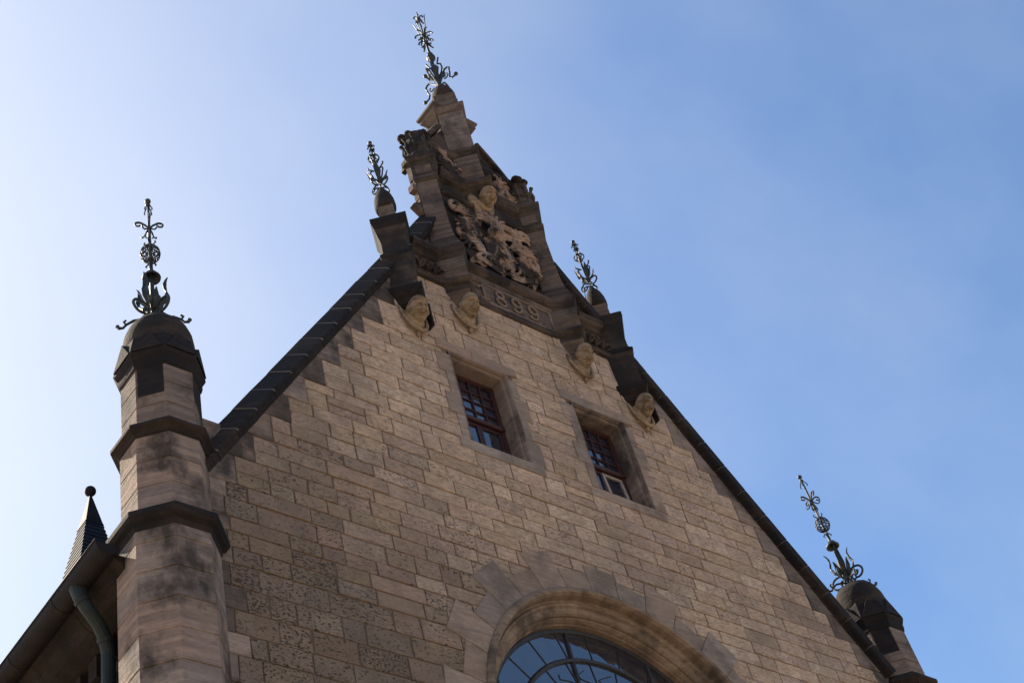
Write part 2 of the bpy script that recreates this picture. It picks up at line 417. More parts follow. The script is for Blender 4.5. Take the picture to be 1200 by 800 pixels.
back.add([(-xx(15), 0.006, 15), (xx(15), 0.006, 15), (xx(WZ), 0.006, WZ), (-xx(WZ), 0.006, WZ)], [(0, 1, 2, 3)])
for a, b_ in ((-99, -WB), (-WA, WA), (WB, 99)):
    if a == -99: back.add([(-xx(WZ), 0.006, WZ), (b_, 0.006, WZ), (b_, 0.006, WT), (-xx(WT), 0.006, WT)], [(0, 1, 2, 3)])
    elif b_ == 99: back.add([(a, 0.006, WZ), (xx(WZ), 0.006, WZ), (xx(WT), 0.006, WT), (a, 0.006, WT)], [(0, 1, 2, 3)])
    else: bed(a, b_, WZ, WT)
back.add([(-xx(WT), 0.006, WT), (xx(WT), 0.006, WT), (xx(21.5), 0.006, 21.5), (-xx(21.5), 0.006, 21.5)], [(0, 1, 2, 3)])
wall = blocks.build('front_wall', 'lime', B)
back.build('mortar_bed', 'mortar', wall)

# toothed stones by the rake and quoins by the turrets
for s_ in (-1, 1):
    tb = MB()
    for xin, z0, z1, kd, xl, xr in teeth:
        xi = xl if s_ < 0 else xr
        gp = 0.004; z0g, z1g = z0 + gp, z1 - gp
        tt = tv(0.2, rnd.choice((0.7, 0.95, 1.25)))
        if kd == 'q':
            pts = [(s_ * (xi + gp), z0g), (s_ * 6.75, z0g), (s_ * 6.75, z1g), (s_ * (xi + gp), z1g)]
        else:
            xo = lambda z: min(6.9, (25.22 - z) / CS)
            pts = [(s_ * (xi + gp), z0g), (s_ * xo(z0g), z0g), (s_ * xo(z1g), z1g), (s_ * (xi + gp), z1g)]
            if xo(z1g) < xi: continue
        prism(tb, pts, -0.010 - rnd.uniform(0, 0.006), 0.03, tt, 0.5, ch=0.008)
    tb.build('toothed_edge_stones', 'sand', wall)

# ------------------------------------------------------------------ raking copings
for s_ in (-1, 1):
    cp = MB()
    L = Vector((s_, -CS)).normalized()     # direction down the slope in (x, z)
    nrm = Vector((s_ * CS, 1.0)).normalized()
    x_top, x_bot = 1.45, 6.9 if s_ < 0 else 6.55
    length = (x_bot - x_top) * math.sqrt(1 + CS * CS)
    nst = 17; st = length / nst
    for i in range(nst):
        a = Vector((s_ * x_top, C0 - CS * x_top)) + L * (i * st + 0.006); b_ = a + L * (st - 0.012)
        prof = [(0.0, 0.10), (-0.22, -0.12), (-0.26, -0.125), (-0.275, -0.09), (-0.33, -0.05), (-0.36, 0.02), (-0.36, 0.75), (0.0, 0.75)] if s_ < 0 else [(0.0, -0.14), (-0.17, -0.14), (-0.20, -0.10), (-0.22, -0.03), (-0.33, 0.02), (-0.33, 0.75), (0.0, 0.75)]
        vs = []
        for P in (a, b_):
            k_ = rnd.uniform(-0.008, 0.008) if P is a else 0
            for off, y in prof: q = P + nrm * (off + k_); vs.append((q.x, y, q.y))
        m = len(prof)
        cp.add(vs, [tuple(range(m)), tuple(range(2 * m - 1, m - 1, -1))] + [(j, (j + 1) % m, m + (j + 1) % m, m + j) for j in range(m)], tv(0.25))
    mj = MB()
    for i in range(1, nst):
        a = Vector((s_ * x_top, C0 - CS * x_top)) + L * (i * st - 0.009); b_ = a + L * 0.018; vs = []
        for P in (a, b_):
            for off, y in (((-0.002, 0.098), (-0.2215, -0.1235), (-0.262, -0.1285), (-0.262, 0.3), (-0.002, 0.3)) if s_ < 0 else ((-0.014, -0.13), (-0.165, -0.13), (-0.19, -0.095), (-0.19, 0.3), (-0.014, 0.3))): q = P + nrm * off; vs.append((q.x, y, q.y))
        mj.add(vs, [tuple(range(5)), (9, 8, 7, 6, 5)] + [(j, (j + 1) % 5, 5 + (j + 1) % 5, 5 + j) for j in range(5)])
    cpo = cp.build('coping', 'black', B, label='soot-black raking coping on the %s slope' % ('left' if s_ < 0 else 'right'))
    mj.build('pale_joints', 'palemortar', cpo)

# ------------------------------------------------------------------ body: side walls, rear, roof
DEP = 17.0
sw = MB()
for s_ in (-1, 1):
    z = 0.0
    x0, x1 = sorted((s_ * 6.6, s_ * 7.0))
    while z < 12.9:
        h = min(0.42, 12.9 - z); y = 0.5
        while y < DEP:
            w = min(rnd.uniform(0.55, 1.0), DEP - y)
            box(sw, x0, x1 + (rnd.uniform(-0.006, 0.006) if s_ > 0 else 0), y + 0.006, y + w - 0.006, z + 0.006, z + h - 0.006, tv(0.15)); y += w
        z += h
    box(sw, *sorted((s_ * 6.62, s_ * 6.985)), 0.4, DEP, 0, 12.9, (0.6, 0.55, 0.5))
sw.build('side_wall', 'soot_or_shade', B)  # dark stone colour carries the deep shade below the eaves
bw = MB(); prism(bw, [(-7, 0), (7, 0), (7, 14), (0, C0 - 0.6), (-7, 14)], DEP, DEP + 0.4); bw.build('rear_wall', 'sand', B)
# eaves cornice with dentil blocks
for s_ in (-1, 1):
    ec = MB()
    prof = [(7.0, 12.25), (7.10, 12.25), (7.12, 12.36), (7.06, 12.40), (7.06, 12.74), (7.2, 12.76), (7.38, 12.80), (7.46, 12.86), (7.52, 12.95), (7.62, 13.0), (7.62, 13.05), (7.0, 13.05)]
    for y0 in [0.22 + 1.03 * i for i in range(16)]:
        vs = [(s_ * x, y, z) for y in (y0, y0 + 1.024) for x, z in prof]; m = len(prof)
        ec.add(vs, [tuple(range(m)), tuple(range(2 * m - 1, m - 1, -1))] + [(j, (j + 1) % m, m + (j + 1) % m, m + j) for j in range(m)], tv(0.15))
    y = 0.7
    while y < DEP - 0.3:
        box(ec, *sorted((s_ * 7.05, s_ * 7.17)), y, y + 0.2, 12.42, 12.72, tv(0.2)); y += 0.4
    ec.build('eaves_cornice', 'black', B)  # near-black colour paints in the shade of the soffit
    # gutter: half-round trough with rolled edge, joints and brackets
    gt = MB(); gx, gz, gr = s_ * 7.72, 13.08, 0.15
    n = 12; ring = [(gx + gr * cos(pi + pi * i / n), gz + gr * 0.95 * sin(pi + pi * i / n)) for i in range(n + 1)]
    ring += [(gx + (gr - 0.015) * cos(2 * pi - pi * i / n), gz + (gr - 0.015) * 0.95 * sin(2 * pi - pi * i / n)) for i in range(n + 1)]
    prism(gt, ring, 0.14, DEP)
    prism(gt, ring[:n + 1], 0.125, 0.145)
    tube(gt, [(gx + s_ * gr, 0.12, gz + 0.005), (gx + s_ * gr, DEP, gz + 0.005)], 0.016, 8)
    for y in [1.2 + 1.1 * i for i in range(14)]:
        ring2 = [(gx + (gr + 0.006) * cos(pi + pi * i / n), gz + (gr + 0.006) * 0.95 * sin(pi + pi * i / n)) for i in range(n + 1)]
        prism(gt, ring2, y, y + 0.03)
    gt.build('gutter', 'lead', B)
# downpipe, swan-necked from the gutter to the wall
dp = MB()
path = [(-7.72, 0.83, 13.10), (-7.72, 0.82, 12.95), (-7.70, 0.80, 12.82), (-7.62, 0.80, 12.70), (-7.47, 0.86, 12.60), (-7.35, 0.94, 12.50), (-7.28, 1.0, 12.34), (-7.26, 1.04, 12.1), (-7.26, 1.04, 0.1)]
tube(dp, path, [0.13, 0.10, 0.085, 0.08, 0.08, 0.08, 0.08, 0.08, 0.08], 14)
for p, q in ((path[2], path[3]), (path[5], path[6])):
    p = Vector(p); q = Vector(q); tube(dp, [p, p + (q - p) * 0.3], 0.094, 14)
for z in (11.5, 9.7, 7.7, 5.7, 3.7, 1.7):
    lathe(dp, [(0.092, -0.025), (0.092, 0.025)], (-7.26, 1.04, z), 14); box(dp, -7.14, -6.98, 1.02, 1.06, z - 0.015, z + 0.015)
dp.build('downpipe', 'copper', B, smooth=False)
# roof
rf = MB()
nrow = 46
for s_ in (-1, 1):
    for i in range(nrow):
        xa = 7.66 * (1 - i / nrow); xb = 7.66 * (1 - (i + 1) / nrow) - 0.02
        za = 25.02 - CS * xa + 0.035; zb = 25.02 - CS * max(xb, 0)
        za = max(za, 13.06 + 0.03)
        rf.add([(s_ * xa, 0.5, za), (s_ * xa, DEP + 0.3, za), (s_ * max(xb, 0), DEP + 0.3, zb), (s_ * max(xb, 0), 0.5, zb), (s_ * xa, 0.5, za - 0.03), (s_ * xa, DEP + 0.3, za - 0.03)], [(0, 1, 2, 3), (0, 1, 5, 4)])
tube(rf, [(0, 0.5, 25.03), (0, DEP + 0.3, 25.03)], 0.1, 10)
rf.build('roof', 'slate', B)

# slated spire of a dormer turret behind the eaves
SP = empty('slated_spire', B)
px, py = -6.19, 3.60
bm_ = MB(); box(bm_, px - 0.25, px + 0.25, py - 0.25, py + 0.25, 13.6, 15.75); bm_.build('dormer_wall', 'sand', SP)
sm = MB(); zb_, ztp, hb = 15.7, 17.36, 0.30
rows = 13; zs_end = 16.78
hz = lambda z: hb * (ztp - z) / (ztp - zb_) + 0.012
for i in range(rows):
    za = zb_ + (zs_end - zb_) * i / rows; zbb = zb_ + (zs_end - zb_) * (i + 1) / rows + 0.02
    ha, hbb = hz(za) + 0.016, hz(zbb) + 0.0
    lathe(sm, [(ha * 1.414, za), (ha * 1.414 - 0.004, za + 0.012), (hbb * 1.414, zbb)], (px, py, 0), 4, pi / 4, tv(0.2))
sm.build('slates', 'slate', SP)
sm = MB(); lathe(sm, [(hz(zs_end - 0.03) * 1.414 + 0.03, zs_end - 0.03), (hz(zs_end) * 1.414 + 0.02, zs_end), (0.03, ztp + 0.0), (0.025, ztp + 0.05)], (px, py, 0), 4, pi / 4); sm.build('spire_cap', 'lead', SP)
sm = MB(); ball(sm, (px, py, ztp + 0.12), 0.085, 14); sm.build('ball', 'lead', SP, smooth=True)

# ------------------------------------------------------------------ corner turrets
def groove(prof, r, z0, z1, step, off=0.0):
    z = z0 + off; prof.append((r, z0))
    while z < z1 - 0.1:
        if z > z0 + 0.08: prof += [(r, z - 0.011), (r - 0.016, z - 0.004), (r - 0.016, z + 0.004), (r, z + 0.011)]
        z += step
    prof.append((r, z1))
def make_turret(cx, label):
    T = empty('corner_turret', B, (cx, 0.187, 0)); T['label'] = label
    m = MB(); pr = []; groove(pr, 0.585, 0, 13.2, 0.42)
    lathe(m, pr, n=8, a0=OCT, tint=lambda j: tv(0.05)); m.build('lower_shaft', 'turret', T)
    m = MB(); pr = []; groove(pr, 0.525, 13.5, 14.78, 0.41)
    lathe(m, pr, n=8, a0=OCT, tint=lambda j: tv(0.05)); m.build('middle_shaft', 'turret', T)
    m = MB(); pr = []; groove(pr, 0.495, 14.9, 16.02, 0.37)
    lathe(m, pr, n=8, a0=OCT, tint=lambda j: tv(0.08, 0.72)); m.build('upper_shaft', 'turret', T)
    # dark weathered panels let into alternate faces of the upper shaft
    for k in range(8):
        m = MB(); a = R(-90 - 45 * k); rr = 0.495 * cos(pi / 8); w = 0.165
        t = Vector((-sin(a), cos(a), 0)); n_ = Vector((cos(a), sin(a), 0))
        if k % 2 == 1:
            P = n_ * (rr + 0.003)
            m.add([P - t * w + Vector((0, 0, 15.45)), P + t * w + Vector((0, 0, 15.45)), P + t * w + Vector((0, 0, 15.97)), P - t * w + Vector((0, 0, 15.97))], [(0, 1, 2, 3)]); m.build('blackened_panel', 'black', T)
    m = MB(); lathe(m, [(0.56, 13.16), (0.60, 13.22), (0.61, 13.28), (0.665, 13.31), (0.70, 13.36), (0.70, 13.43), (0.66, 13.46), (0.525, 13.58)], n=8, a0=OCT); m.build('moulded_ring', 'black', T)
    m = MB(); lathe(m, [(0.50, 14.70), (0.55, 14.74), (0.57, 14.78), (0.635, 14.82), (0.635, 14.87), (0.51, 15.0)], n=8, a0=OCT); m.build('moulded_ring', 'black', T)
    m = MB(); lathe(m, [(0.48, 15.94), (0.515, 15.97), (0.53, 16.03), (0.53, 16.09), (0.55, 16.12), (0.575, 16.17), (0.575, 16.26), (0.51, 16.55), (0.47, 16.62)], n=8, a0=OCT)
    for k in range(8):           # a little gablet over each face
        a = R(-90 - 45 * k); t = Vector((-sin(a), cos(a), 0)); n_ = Vector((cos(a), sin(a), 0)); w = 0.20
        P0 = n_ * 0.55; P1 = n_ * 0.36
        vs = [P0 - t * w + Vector((0, 0, 16.22)), P0 + t * w + Vector((0, 0, 16.22)), n_ * 0.53 + Vector((0, 0, 16.58)), P1 - t * w + Vector((0, 0, 16.22)), P1 + t * w + Vector((0, 0, 16.22)), P1 + Vector((0, 0, 16.66))]
        m.add(vs, [(0, 1, 2), (3, 5, 4), (0, 2, 5, 3), (1, 4, 5, 2)], tv(0.2, 1.3))
    m.build('crown_cornice', 'black', T)
    m = MB(); lathe(m, [(0.43, 16.4), (0.462, 16.55), (0.468, 16.72), (0.45, 16.88), (0.405, 17.02), (0.33, 17.13), (0.23, 17.20), (0.12, 17.235), (0.05, 17.24)], n=40)
    m.build('dome', 'dome', T, smooth=True)
    return T
TL = make_turret(-6.93, 'left octagonal corner turret with blackened dome')
TR = make_turret(6.97, 'right octagonal corner turret with blackened dome')
# stone stub between turret and wall edge
for s_ in (-1, 1):
    m = MB(); x0, x1 = sorted((s_ * 6.2, s_ * 6.9))
    z = 0
    while z < 15.2:
        box(m, x0, x1, 0.02, 0.8, z + 0.004, z + 0.416, tv(0.12)); z += 0.42
    m.build('corner_pier', 'sand', B)

# ------------------------------------------------------------------ wrought iron finials
def radial(pts, ang, c=(0, 0, 0)):
    return [(c[0] + r * cos(ang), c[1] + r * sin(ang), c[2] + z) for r, z in pts]
def arcpts(cr, cz, r, a0, a1, n=10, r1=None):
    r1 = r if r1 is None else r1
    return [(cr + (r + (r1 - r) * i / n) * cos(R(a0 + (a1 - a0) * i / n)), cz + (r + (r1 - r) * i / n) * sin(R(a0 + (a1 - a0) * i / n))) for i in range(n + 1)]
def leaf(m, ang, pts, width, lobes=3, roll=0.0):
    """curved acanthus leaf: spine pts (r, z) in the radial plane, lobed width, cupped"""
    t = Vector((-sin(ang), cos(ang), 0)); n = len(pts); rows = []
    for i, (r, z) in enumerate(pts):
        u = i / (n - 1); w = width * (sin(pi * min(1, u * 0.9 + 0.1)) ** 0.8) * (1 - 0.35 * abs(sin(pi * lobes * u))) + 0.004
        c = Vector((r * cos(ang), r * sin(ang), z)); out = Vector((cos(ang), sin(ang), 0))
        rows.append([c - t * w + out * w * 0.45, c - t * w * 0.5 + out * 0.0, c, c + t * w * 0.5, c + t * w + out * w * 0.45])
    for side in (0.0, 0.008):
        vs = [tuple(p + Vector((cos(ang), sin(ang), 0)) * side) for row in rows for p in row]
        fs = [(i * 5 + j, i * 5 + j + 1, (i + 1) * 5 + j + 1, (i + 1) * 5 + j) for i in range(n - 1) for j in range(4)]
        m.add(vs, fs)
def finial_big(loc, label):
    F = empty('finial', B, loc); F['label'] = label
    m = MB(); tube(m, [(0, 0, -0.1), (0, 0, 0.9), (0, 0, 2.78)], [0.04, 0.03, 0.016], 10); m.build('rod', 'iron', F, smooth=True)
    m = MB(); ball(m, (0, 0, 2.79), 0.045, 10); lathe(m, [(0.02, 2.66), (0.04, 2.69), (0.02, 2.72)], n=10); m.build('tip_ball', 'iron', F, smooth=True)
    m = MB()
    for k in range(4):
        a = R(20 + 90 * k); tube(m, radial([(0.01, 2.68), (0.05, 2.62), (0.075, 2.55), (0.065, 2.52)], a), 0.010, 5)
    m.build('hook', 'iron', F)
    for k in range(4):
        a = R(65 + 90 * k); m = MB()
        tube(m, radial([(0.0, 2.12), (0.05, 2.20), (0.11, 2.25)] + arcpts(0.15, 2.21, 0.055, 110, -150, 9, 0.03), a), [0.017] * 7 + [0.015] * 6, 6)
        tube(m, radial([(0.0, 2.16), (0.05, 2.08), (0.10, 2.02), (0.14, 2.03), (0.15, 2.07)], a + 0.78), 0.012, 6)
        tube(m, radial([(0.0, 2.14), (0.04, 2.04), (0.06, 1.94), (0.04, 1.90)], a), 0.011, 6)
        m.build('scroll', 'iron', F)
    m = MB(); ball(m, (0, 0, 2.14), 0.04, 8); m.build('boss', 'iron', F, smooth=True)
    m = MB(); zc, rg = 1.54, 0.135          # wire globe
    for k in range(6):
        a = R(30 * k); tube(m, [(rg * sin(t) * cos(a), rg * sin(t) * sin(a), zc + rg * 1.15 * cos(t)) for t in [pi * 2 * i / 20 for i in range(21)]], 0.009, 5)
    for q in (-0.7, -0.35, 0, 0.35, 0.7):
        rr = rg * math.sqrt(1 - q * q); tube(m, [(rr * cos(t), rr * sin(t), zc + rg * 1.15 * q) for t in [2 * pi * i / 16 for i in range(17)]], 0.009, 5)
    m.build('wire_globe', 'iron', F)
    for pts in ([(0.01, 1.72), (0.05, 1.74), (0.085, 1.79), (0.07, 1.82)], [(0.01, 1.34), (0.04, 1.31), (0.075, 1.27), (0.06, 1.25)]):
        m = MB()
        for k in range(4): tube(m, radial(pts, R(45 + 90 * k)), 0.011, 5)
        m.build('hook', 'iron', F)
    m = MB(); lathe(m, [(0.02, 1.08), (0.06, 1.06), (0.10, 1.00), (0.125, 0.985), (0.128, 1.005), (0.105, 1.04), (0.07, 1.10), (0.02, 1.12)], n=22); m.build('disc', 'iron', F, smooth=True)
    for k in range(4):
        m = MB(); a = R(35 + 90 * k)
        leaf(m, a, [(0.03, 0.26), (0.09, 0.34), (0.17, 0.44), (0.20, 0.54), (0.17, 0.64), (0.165, 0.74), (0.19, 0.82), (0.23, 0.88)], 0.06, 3)
        leaf(m, a + 0.75, [(0.03, 0.30), (0.07, 0.36), (0.12, 0.44), (0.15, 0.54), (0.18, 0.60)], 0.045, 2)
        m.build('leaf', 'iron', F)
    for k in range(4):
        m = MB(); a = R(10 + 90 * k)
        pts = [(0.03, 0.30), (0.09, 0.34), (0.16, 0.365)] + arcpts(0.21, 0.24, 0.125, 85, -120, 10, 0.11) + [(0.11, 0.12), (0.085, 0.18)] + arcpts(0.13, 0.20, 0.05, 170, -60, 6, 0.03)
        tube(m, radial(pts, a), 0.021, 7)
        pts = [(0.03, 0.12), (0.14, 0.14), (0.26, 0.13), (0.36, 0.06), (0.40, 0.0), (0.45, 0.0), (0.475, 0.045)]
        tube(m, radial(pts, a + 0.8), [0.02, 0.02, 0.02, 0.019, 0.018, 0.024, 0.03], 7)
        tube(m, radial([(0.36, 0.06), (0.39, 0.12), (0.36, 0.15)], a + 0.8), 0.016, 6)
        m.build('scroll', 'iron', F)
    return F
finial_big((-6.98, 0.187, 17.24), 'tall iron finial on the left turret dome')
finial_big((7.0, 0.187, 17.24), 'tall iron finial on the right turret dome')

def finial_small(loc, label):
    F = empty('finial', B, loc); F['label'] = label
    m = MB(); tube(m, [(0, 0, -0.1), (0, 0, 1.5)], [0.022, 0.013], 8); m.build('rod', 'iron', F, smooth=True)
    m = MB(); ball(m, (0, 0, 1.50), 0.04, 8); m.build('tip_ball', 'iron', F, smooth=True)
    m = MB()
    for z, r_ in ((1.38, 0.07), (1.26, 0.05)):
        for k in range(6): a = R(60 * k); tube(m, radial([(0.01, z + 0.05), (r_ * 0.6, z + 0.02), (r_, z - 0.03)], a), 0.014, 5)
    m.build('petal_ring', 'iron', F)
    m = MB(); zc, rg = 1.0, 0.10
    for k in range(3): a = R(60 * k + 10); tube(m, [(rg * sin(t) * cos(a), rg * sin(t) * sin(a), zc + rg * cos(t)) for t in [2 * pi * i / 18 for i in range(19)]], 0.012, 5)
    tube(m, [(rg * cos(t), rg * sin(t), zc) for t in [2 * pi * i / 18 for i in range(19)]], 0.012, 5)
    m.build('ring_globe', 'iron', F)
    for k in range(4):
        m = MB(); a = R(30 + 90 * k)
        tube(m, radial([(0.02, 0.32), (0.08, 0.42), (0.10, 0.52)] + arcpts(0.075, 0.62, 0.055, -30, 150, 5, 0.03) + [(0.14, 0.74), (0.15, 0.80)], a), 0.015, 6)
        leaf(m, a + 0.4, [(0.02, 0.24), (0.06, 0.34), (0.12, 0.42), (0.15, 0.52), (0.19, 0.62)], 0.055, 2)
        m.build('leaf', 'iron', F)
    for k in range(4):
        m = MB(); a = R(5 + 90 * k)
        tube(m, radial([(0.02, 0.26), (0.08, 0.28)] + arcpts(0.12, 0.16, 0.10, 90, -150, 10, 0.07), a), 0.016, 6)
        tube(m, radial([(0.02, 0.08), (0.06, 0.10), (0.12, 0.06), (0.13, 0.0)], a + 0.8), 0.014, 6)
        m.build('scroll', 'iron', F)
    return F
finial_small((-2.45, 0.0, 23.08), 'small iron finial on the left gable pinnacle')
finial_small((2.45, 0.0, 23.08), 'small iron finial on the right gable pinnacle')
m = MB(); tube(m, [(2.28, 0.0, 23.55), (2.25, 0.0, 23.1), (2.20, 0.05, 22.5), (2.22, 0.1, 22.1)], 0.008, 5); m.build('lightning_wire', 'iron', B)

def finial_top(loc):
    F = empty('finial', B, loc); F['label'] = 'tallest iron finial, on the apex of the gable'
    m = MB(); tube(m, [(0, 0, -0.15), (0, 0, 1.2), (0, 0, 3.2)], [0.045, 0.03, 0.012], 8); m.build('rod', 'iron', F, smooth=True)
    m = MB(); ball(m, (0, 0, 1.2), 0.10, 12, sz=1.1); lathe(m, [(0.03, 1.32), (0.07, 1.35), (0.03, 1.38)], n=10); m.build('boss', 'iron', F, smooth=True)
    for z, L, n_ in ((2.88, 0.09, 5), (2.15, 0.17, 6), (1.85, 0.14, 6)):
        m = MB(); ball(m, (0, 0, z), 0.05, 8)
        for k in range(n_):
            a = R(360 / n_ * k + 10)
            tube(m, radial([(0.02, z + 0.0), (L * 0.5, z + 0.10), (L, z + 0.09), (L * 1.15, z + 0.02)], a), [0.018, 0.016, 0.016, 0.024], 5)
            tube(m, radial([(0.02, z), (L * 0.45, z - 0.12), (L * 0.9, z - 0.20)], a + 0.4), [0.016, 0.014, 0.02], 5)
        m.build('petal_ring', 'iron', F)
    for k in range(4):
        m = MB(); a = R(100 + 90 * k)
        tube(m, radial([(0.02, 2.15), (0.10, 2.35), (0.13, 2.6), (0.17, 2.86 if k % 2 == 0 else 2.5)], a), 0.012, 5)
        m.build('side_rod', 'iron', F)
    for k in range(4):
        m = MB(); a = R(25 + 90 * k)
        tube(m, radial([(0.03, 0.38), (0.12, 0.50), (0.17, 0.66), (0.16, 0.82), (0.09, 0.88), (0.12, 0.98), (0.15, 1.08)], a), 0.019, 6)
        leaf(m, a + 0.3, [(0.03, 0.3), (0.08, 0.42), (0.14, 0.5), (0.17, 0.6), (0.14, 0.70)], 0.09, 2)
        m.build('leaf', 'iron', F)
    for k in range(4):
        m = MB(); a = R(10 + 90 * k)
        tube(m, radial([(0.03, 0.15), (0.10, 0.25), (0.20, 0.40)] + arcpts(0.26, 0.36, 0.09, 120, -40, 6) + [(0.33, 0.20), (0.30, 0.08), (0.34, -0.02), (0.44, -0.04)], a), 0.020, 6)
        ball(m, (0.46 * cos(a), 0.46 * sin(a), -0.02), 0.045, 7)
        tube(m, radial([(0.26, 0.27)] + arcpts(0.2, 0.2, 0.08, 60, -160, 7, 0.05), a), 0.016, 6)
        m.build('scroll', 'iron', F)
    return F
finial_top((0, 0.03, 28.47))

# ------------------------------------------------------------------ gable centre
GC = empty('gable_centrepiece', B)
# core masonry of the upper gable
m = MB()
xr = lambda z: (C0 - 0.2 - z) / CS
prism(m, [(-xr(20.9), 20.9), (xr(20.9), 20.9), (xr(23.2), 23.2), (1.16, 23.2), (1.16, 24.7), (-1.16, 24.7), (-1.16, 23.2), (-xr(23.2), 23.2)], 0.035, 0.36)
pts = [(-1.15, 24.7), (1.15, 24.7), (1.10, 25.35), (0.98, 25.65), (0.78, 25.98), (0.56, 26.32), (0.40, 26.55), (-0.40, 26.55), (-0.56, 26.32), (-0.78, 25.98), (-0.98, 25.65), (-1.10, 25.35)]
prism(m, pts, 0.03, 0.52)
m.build('gable_core', 'soot_or_shade', GC)
# side mouldings of the swept stage
for s_ in (-1, 1):
    m = MB(); path = [(s_ * 1.13, 25.2), (s_ * 1.04, 25.58), (s_ * 0.86, 25.92), (s_ * 0.66, 26.24), (s_ * 0.42, 26.58)]
    for (x0, z0), (x1, z1) in zip(path[:-1], path[1:]):
        n_ = Vector((s_ * abs(z1 - z0), abs(x1 - x0))).normalized() * 0.09
        prism(m, [(x0, z0), (x0 + n_.x, z0 + n_.y), (x1 + n_.x, z1 + n_.y), (x1, z1)], -0.06, 0.6)
    m.build('swept_coping', 'soot_or_shade', GC)

def cornice(m, x0, x1, prof, tint=(1, 1, 1)): sweepx(m, prof + [(0.05, prof[-1][1]), (0.05, prof[0][1])], x0, x1, tint)

# frieze band between the outer piers (z 20.87 .. 21.9)
m = MB()
low = [(0.0, 20.86), (-0.07, 20.88), (-0.10, 20.94), (-0.06, 20.98), (-0.02, 21.0)]
for a, b_ in ((-2.15, -1.60), (1.60, 2.15)): cornice(m, a, b_, low)
cornice(m, -0.92, 0.92, [(0.0, 20.80), (-0.04, 20.81), (-0.06, 20.86), (-0.04, 20.93), (-0.02, 20.96)])
diamond(m, [(0.30, 20.72), (0.31, 20.84), (0.35, 20.86), (0.42, 20.91), (0.42, 20.96), (0.37, 21.01), (0.36, 21.02)], -1.26)
diamond(m, [(0.30, 20.72), (0.31, 20.84), (0.35, 20.86), (0.42, 20.91), (0.42, 20.96), (0.37, 21.01), (0.36, 21.02)], 1.26)
m.build('lower_frieze_moulding', 'soot_or_shade', GC)
for s_ in (-1, 1):
    m = MB(); diamond(m, [(0.36, 21.02), (0.36, 21.30), (0.352, 21.305), (0.352, 21.315), (0.36, 21.32), (0.36, 21.56)], s_ * 1.26, tint=lambda j: tv(0.12))
    x0, x1 = sorted((s_ * 1.55, s_ * 2.2)); box(m, x0, x1, -0.005, 0.05, 20.98, 21.56)
    m.build('frieze_block', 'sandlight', GC)
m = MB()
up_ = [(0.0, 21.50), (-0.05, 21.52), (-0.08, 21.58), (-0.15, 21.62), (-0.19, 21.69), (-0.19, 21.75), (-0.10, 21.80), (-0.04, 21.88)]
for a, b_ in ((-2.15, -1.55), (1.55, 2.15)): cornice(m, a, b_, up_)
cornice(m, -1.0, 1.0, [(-0.01, 21.60), (-0.08, 21.63), (-0.13, 21.67), (-0.165, 21.73), (-0.165, 21.79), (-0.13, 21.85), (-0.05, 21.88)])
for s_ in (-1, 1): diamond(m, [(0.36, 21.52), (0.38, 21.58), (0.43, 21.66), (0.455, 21.73), (0.455, 21.80), (0.40, 21.87), (0.385, 21.93), (0.34, 22.05), (0.30, 22.2), (0.27, 22.36)], s_ * 1.26)
m.build('upper_frieze_moulding', 'soot_or_shade', GC)
m = MB(); cornice(m, -0.97, 0.97, [(-0.0, 21.50), (-0.05, 21.51), (-0.065, 21.54), (-0.065, 21.60), (-0.02, 21.61)]); m.build('pale_fillet', 'sandlight', GC)
# date panel
DPn = MB(); box(DPn, -0.92, 0.92, -0.012, 0.05, 20.955, 21.51); dpo = DPn.build('date_panel', 'sandlight', GC)
m = MB()
for a, b_, z0, z1 in ((-0.92, 0.92, 20.955, 21.005), (-0.92, 0.92, 21.47, 21.512), (-0.92, -0.87, 21.005, 21.47), (0.87, 0.92, 21.005, 21.47)): box(m, a, b_, -0.04, 0.02, z0, z1)
m.build('panel_frame', 'sand', dpo)
def strokes(kind):
    if kind == '1': return [[(-0.075, 0.27), (-0.02, 0.30), (0.005, 0.355), (0.01, 0.18), (0.01, 0.0)], [(-0.075, 0.0), (0.085, 0.0)], [(-0.075, 0.27), (-0.08, 0.23)]]
    if kind == '8': return [[(0.07 * cos(t), 0.27 + 0.075 * sin(t)) for t in [2 * pi * i / 16 for i in range(17)]], [(0.09 * cos(t), 0.095 + 0.095 * sin(t)) for t in [2 * pi * i / 16 for i in range(17)]]]
    if kind == '9': return [[(0.08 * cos(t), 0.25 + 0.10 * sin(t)) for t in [2 * pi * i / 16 for i in range(17)]], [(0.08, 0.25), (0.082, 0.16), (0.06, 0.07), (0.01, 0.01), (-0.05, 0.01), (-0.085, 0.05), (-0.065, 0.075)]]
for ch, x in (('1', -0.66), ('8', -0.27), ('9', 0.10), ('9', 0.47)):
    m = MB()
    for st in strokes(ch):
        tube(m, [(x + a * 1.15, -0.035, 21.05 + b_ * 1.08) for a, b_ in st], 0.026, 8)
    m.build('numeral', 'numeral', dpo, smooth=True, label='raised stone numeral %s of the date 1899' % ch)
m = MB(); ball(m, (0.68, -0.02, 21.08), 0.022, 8); m.build('full_stop', 'sandlight', dpo)

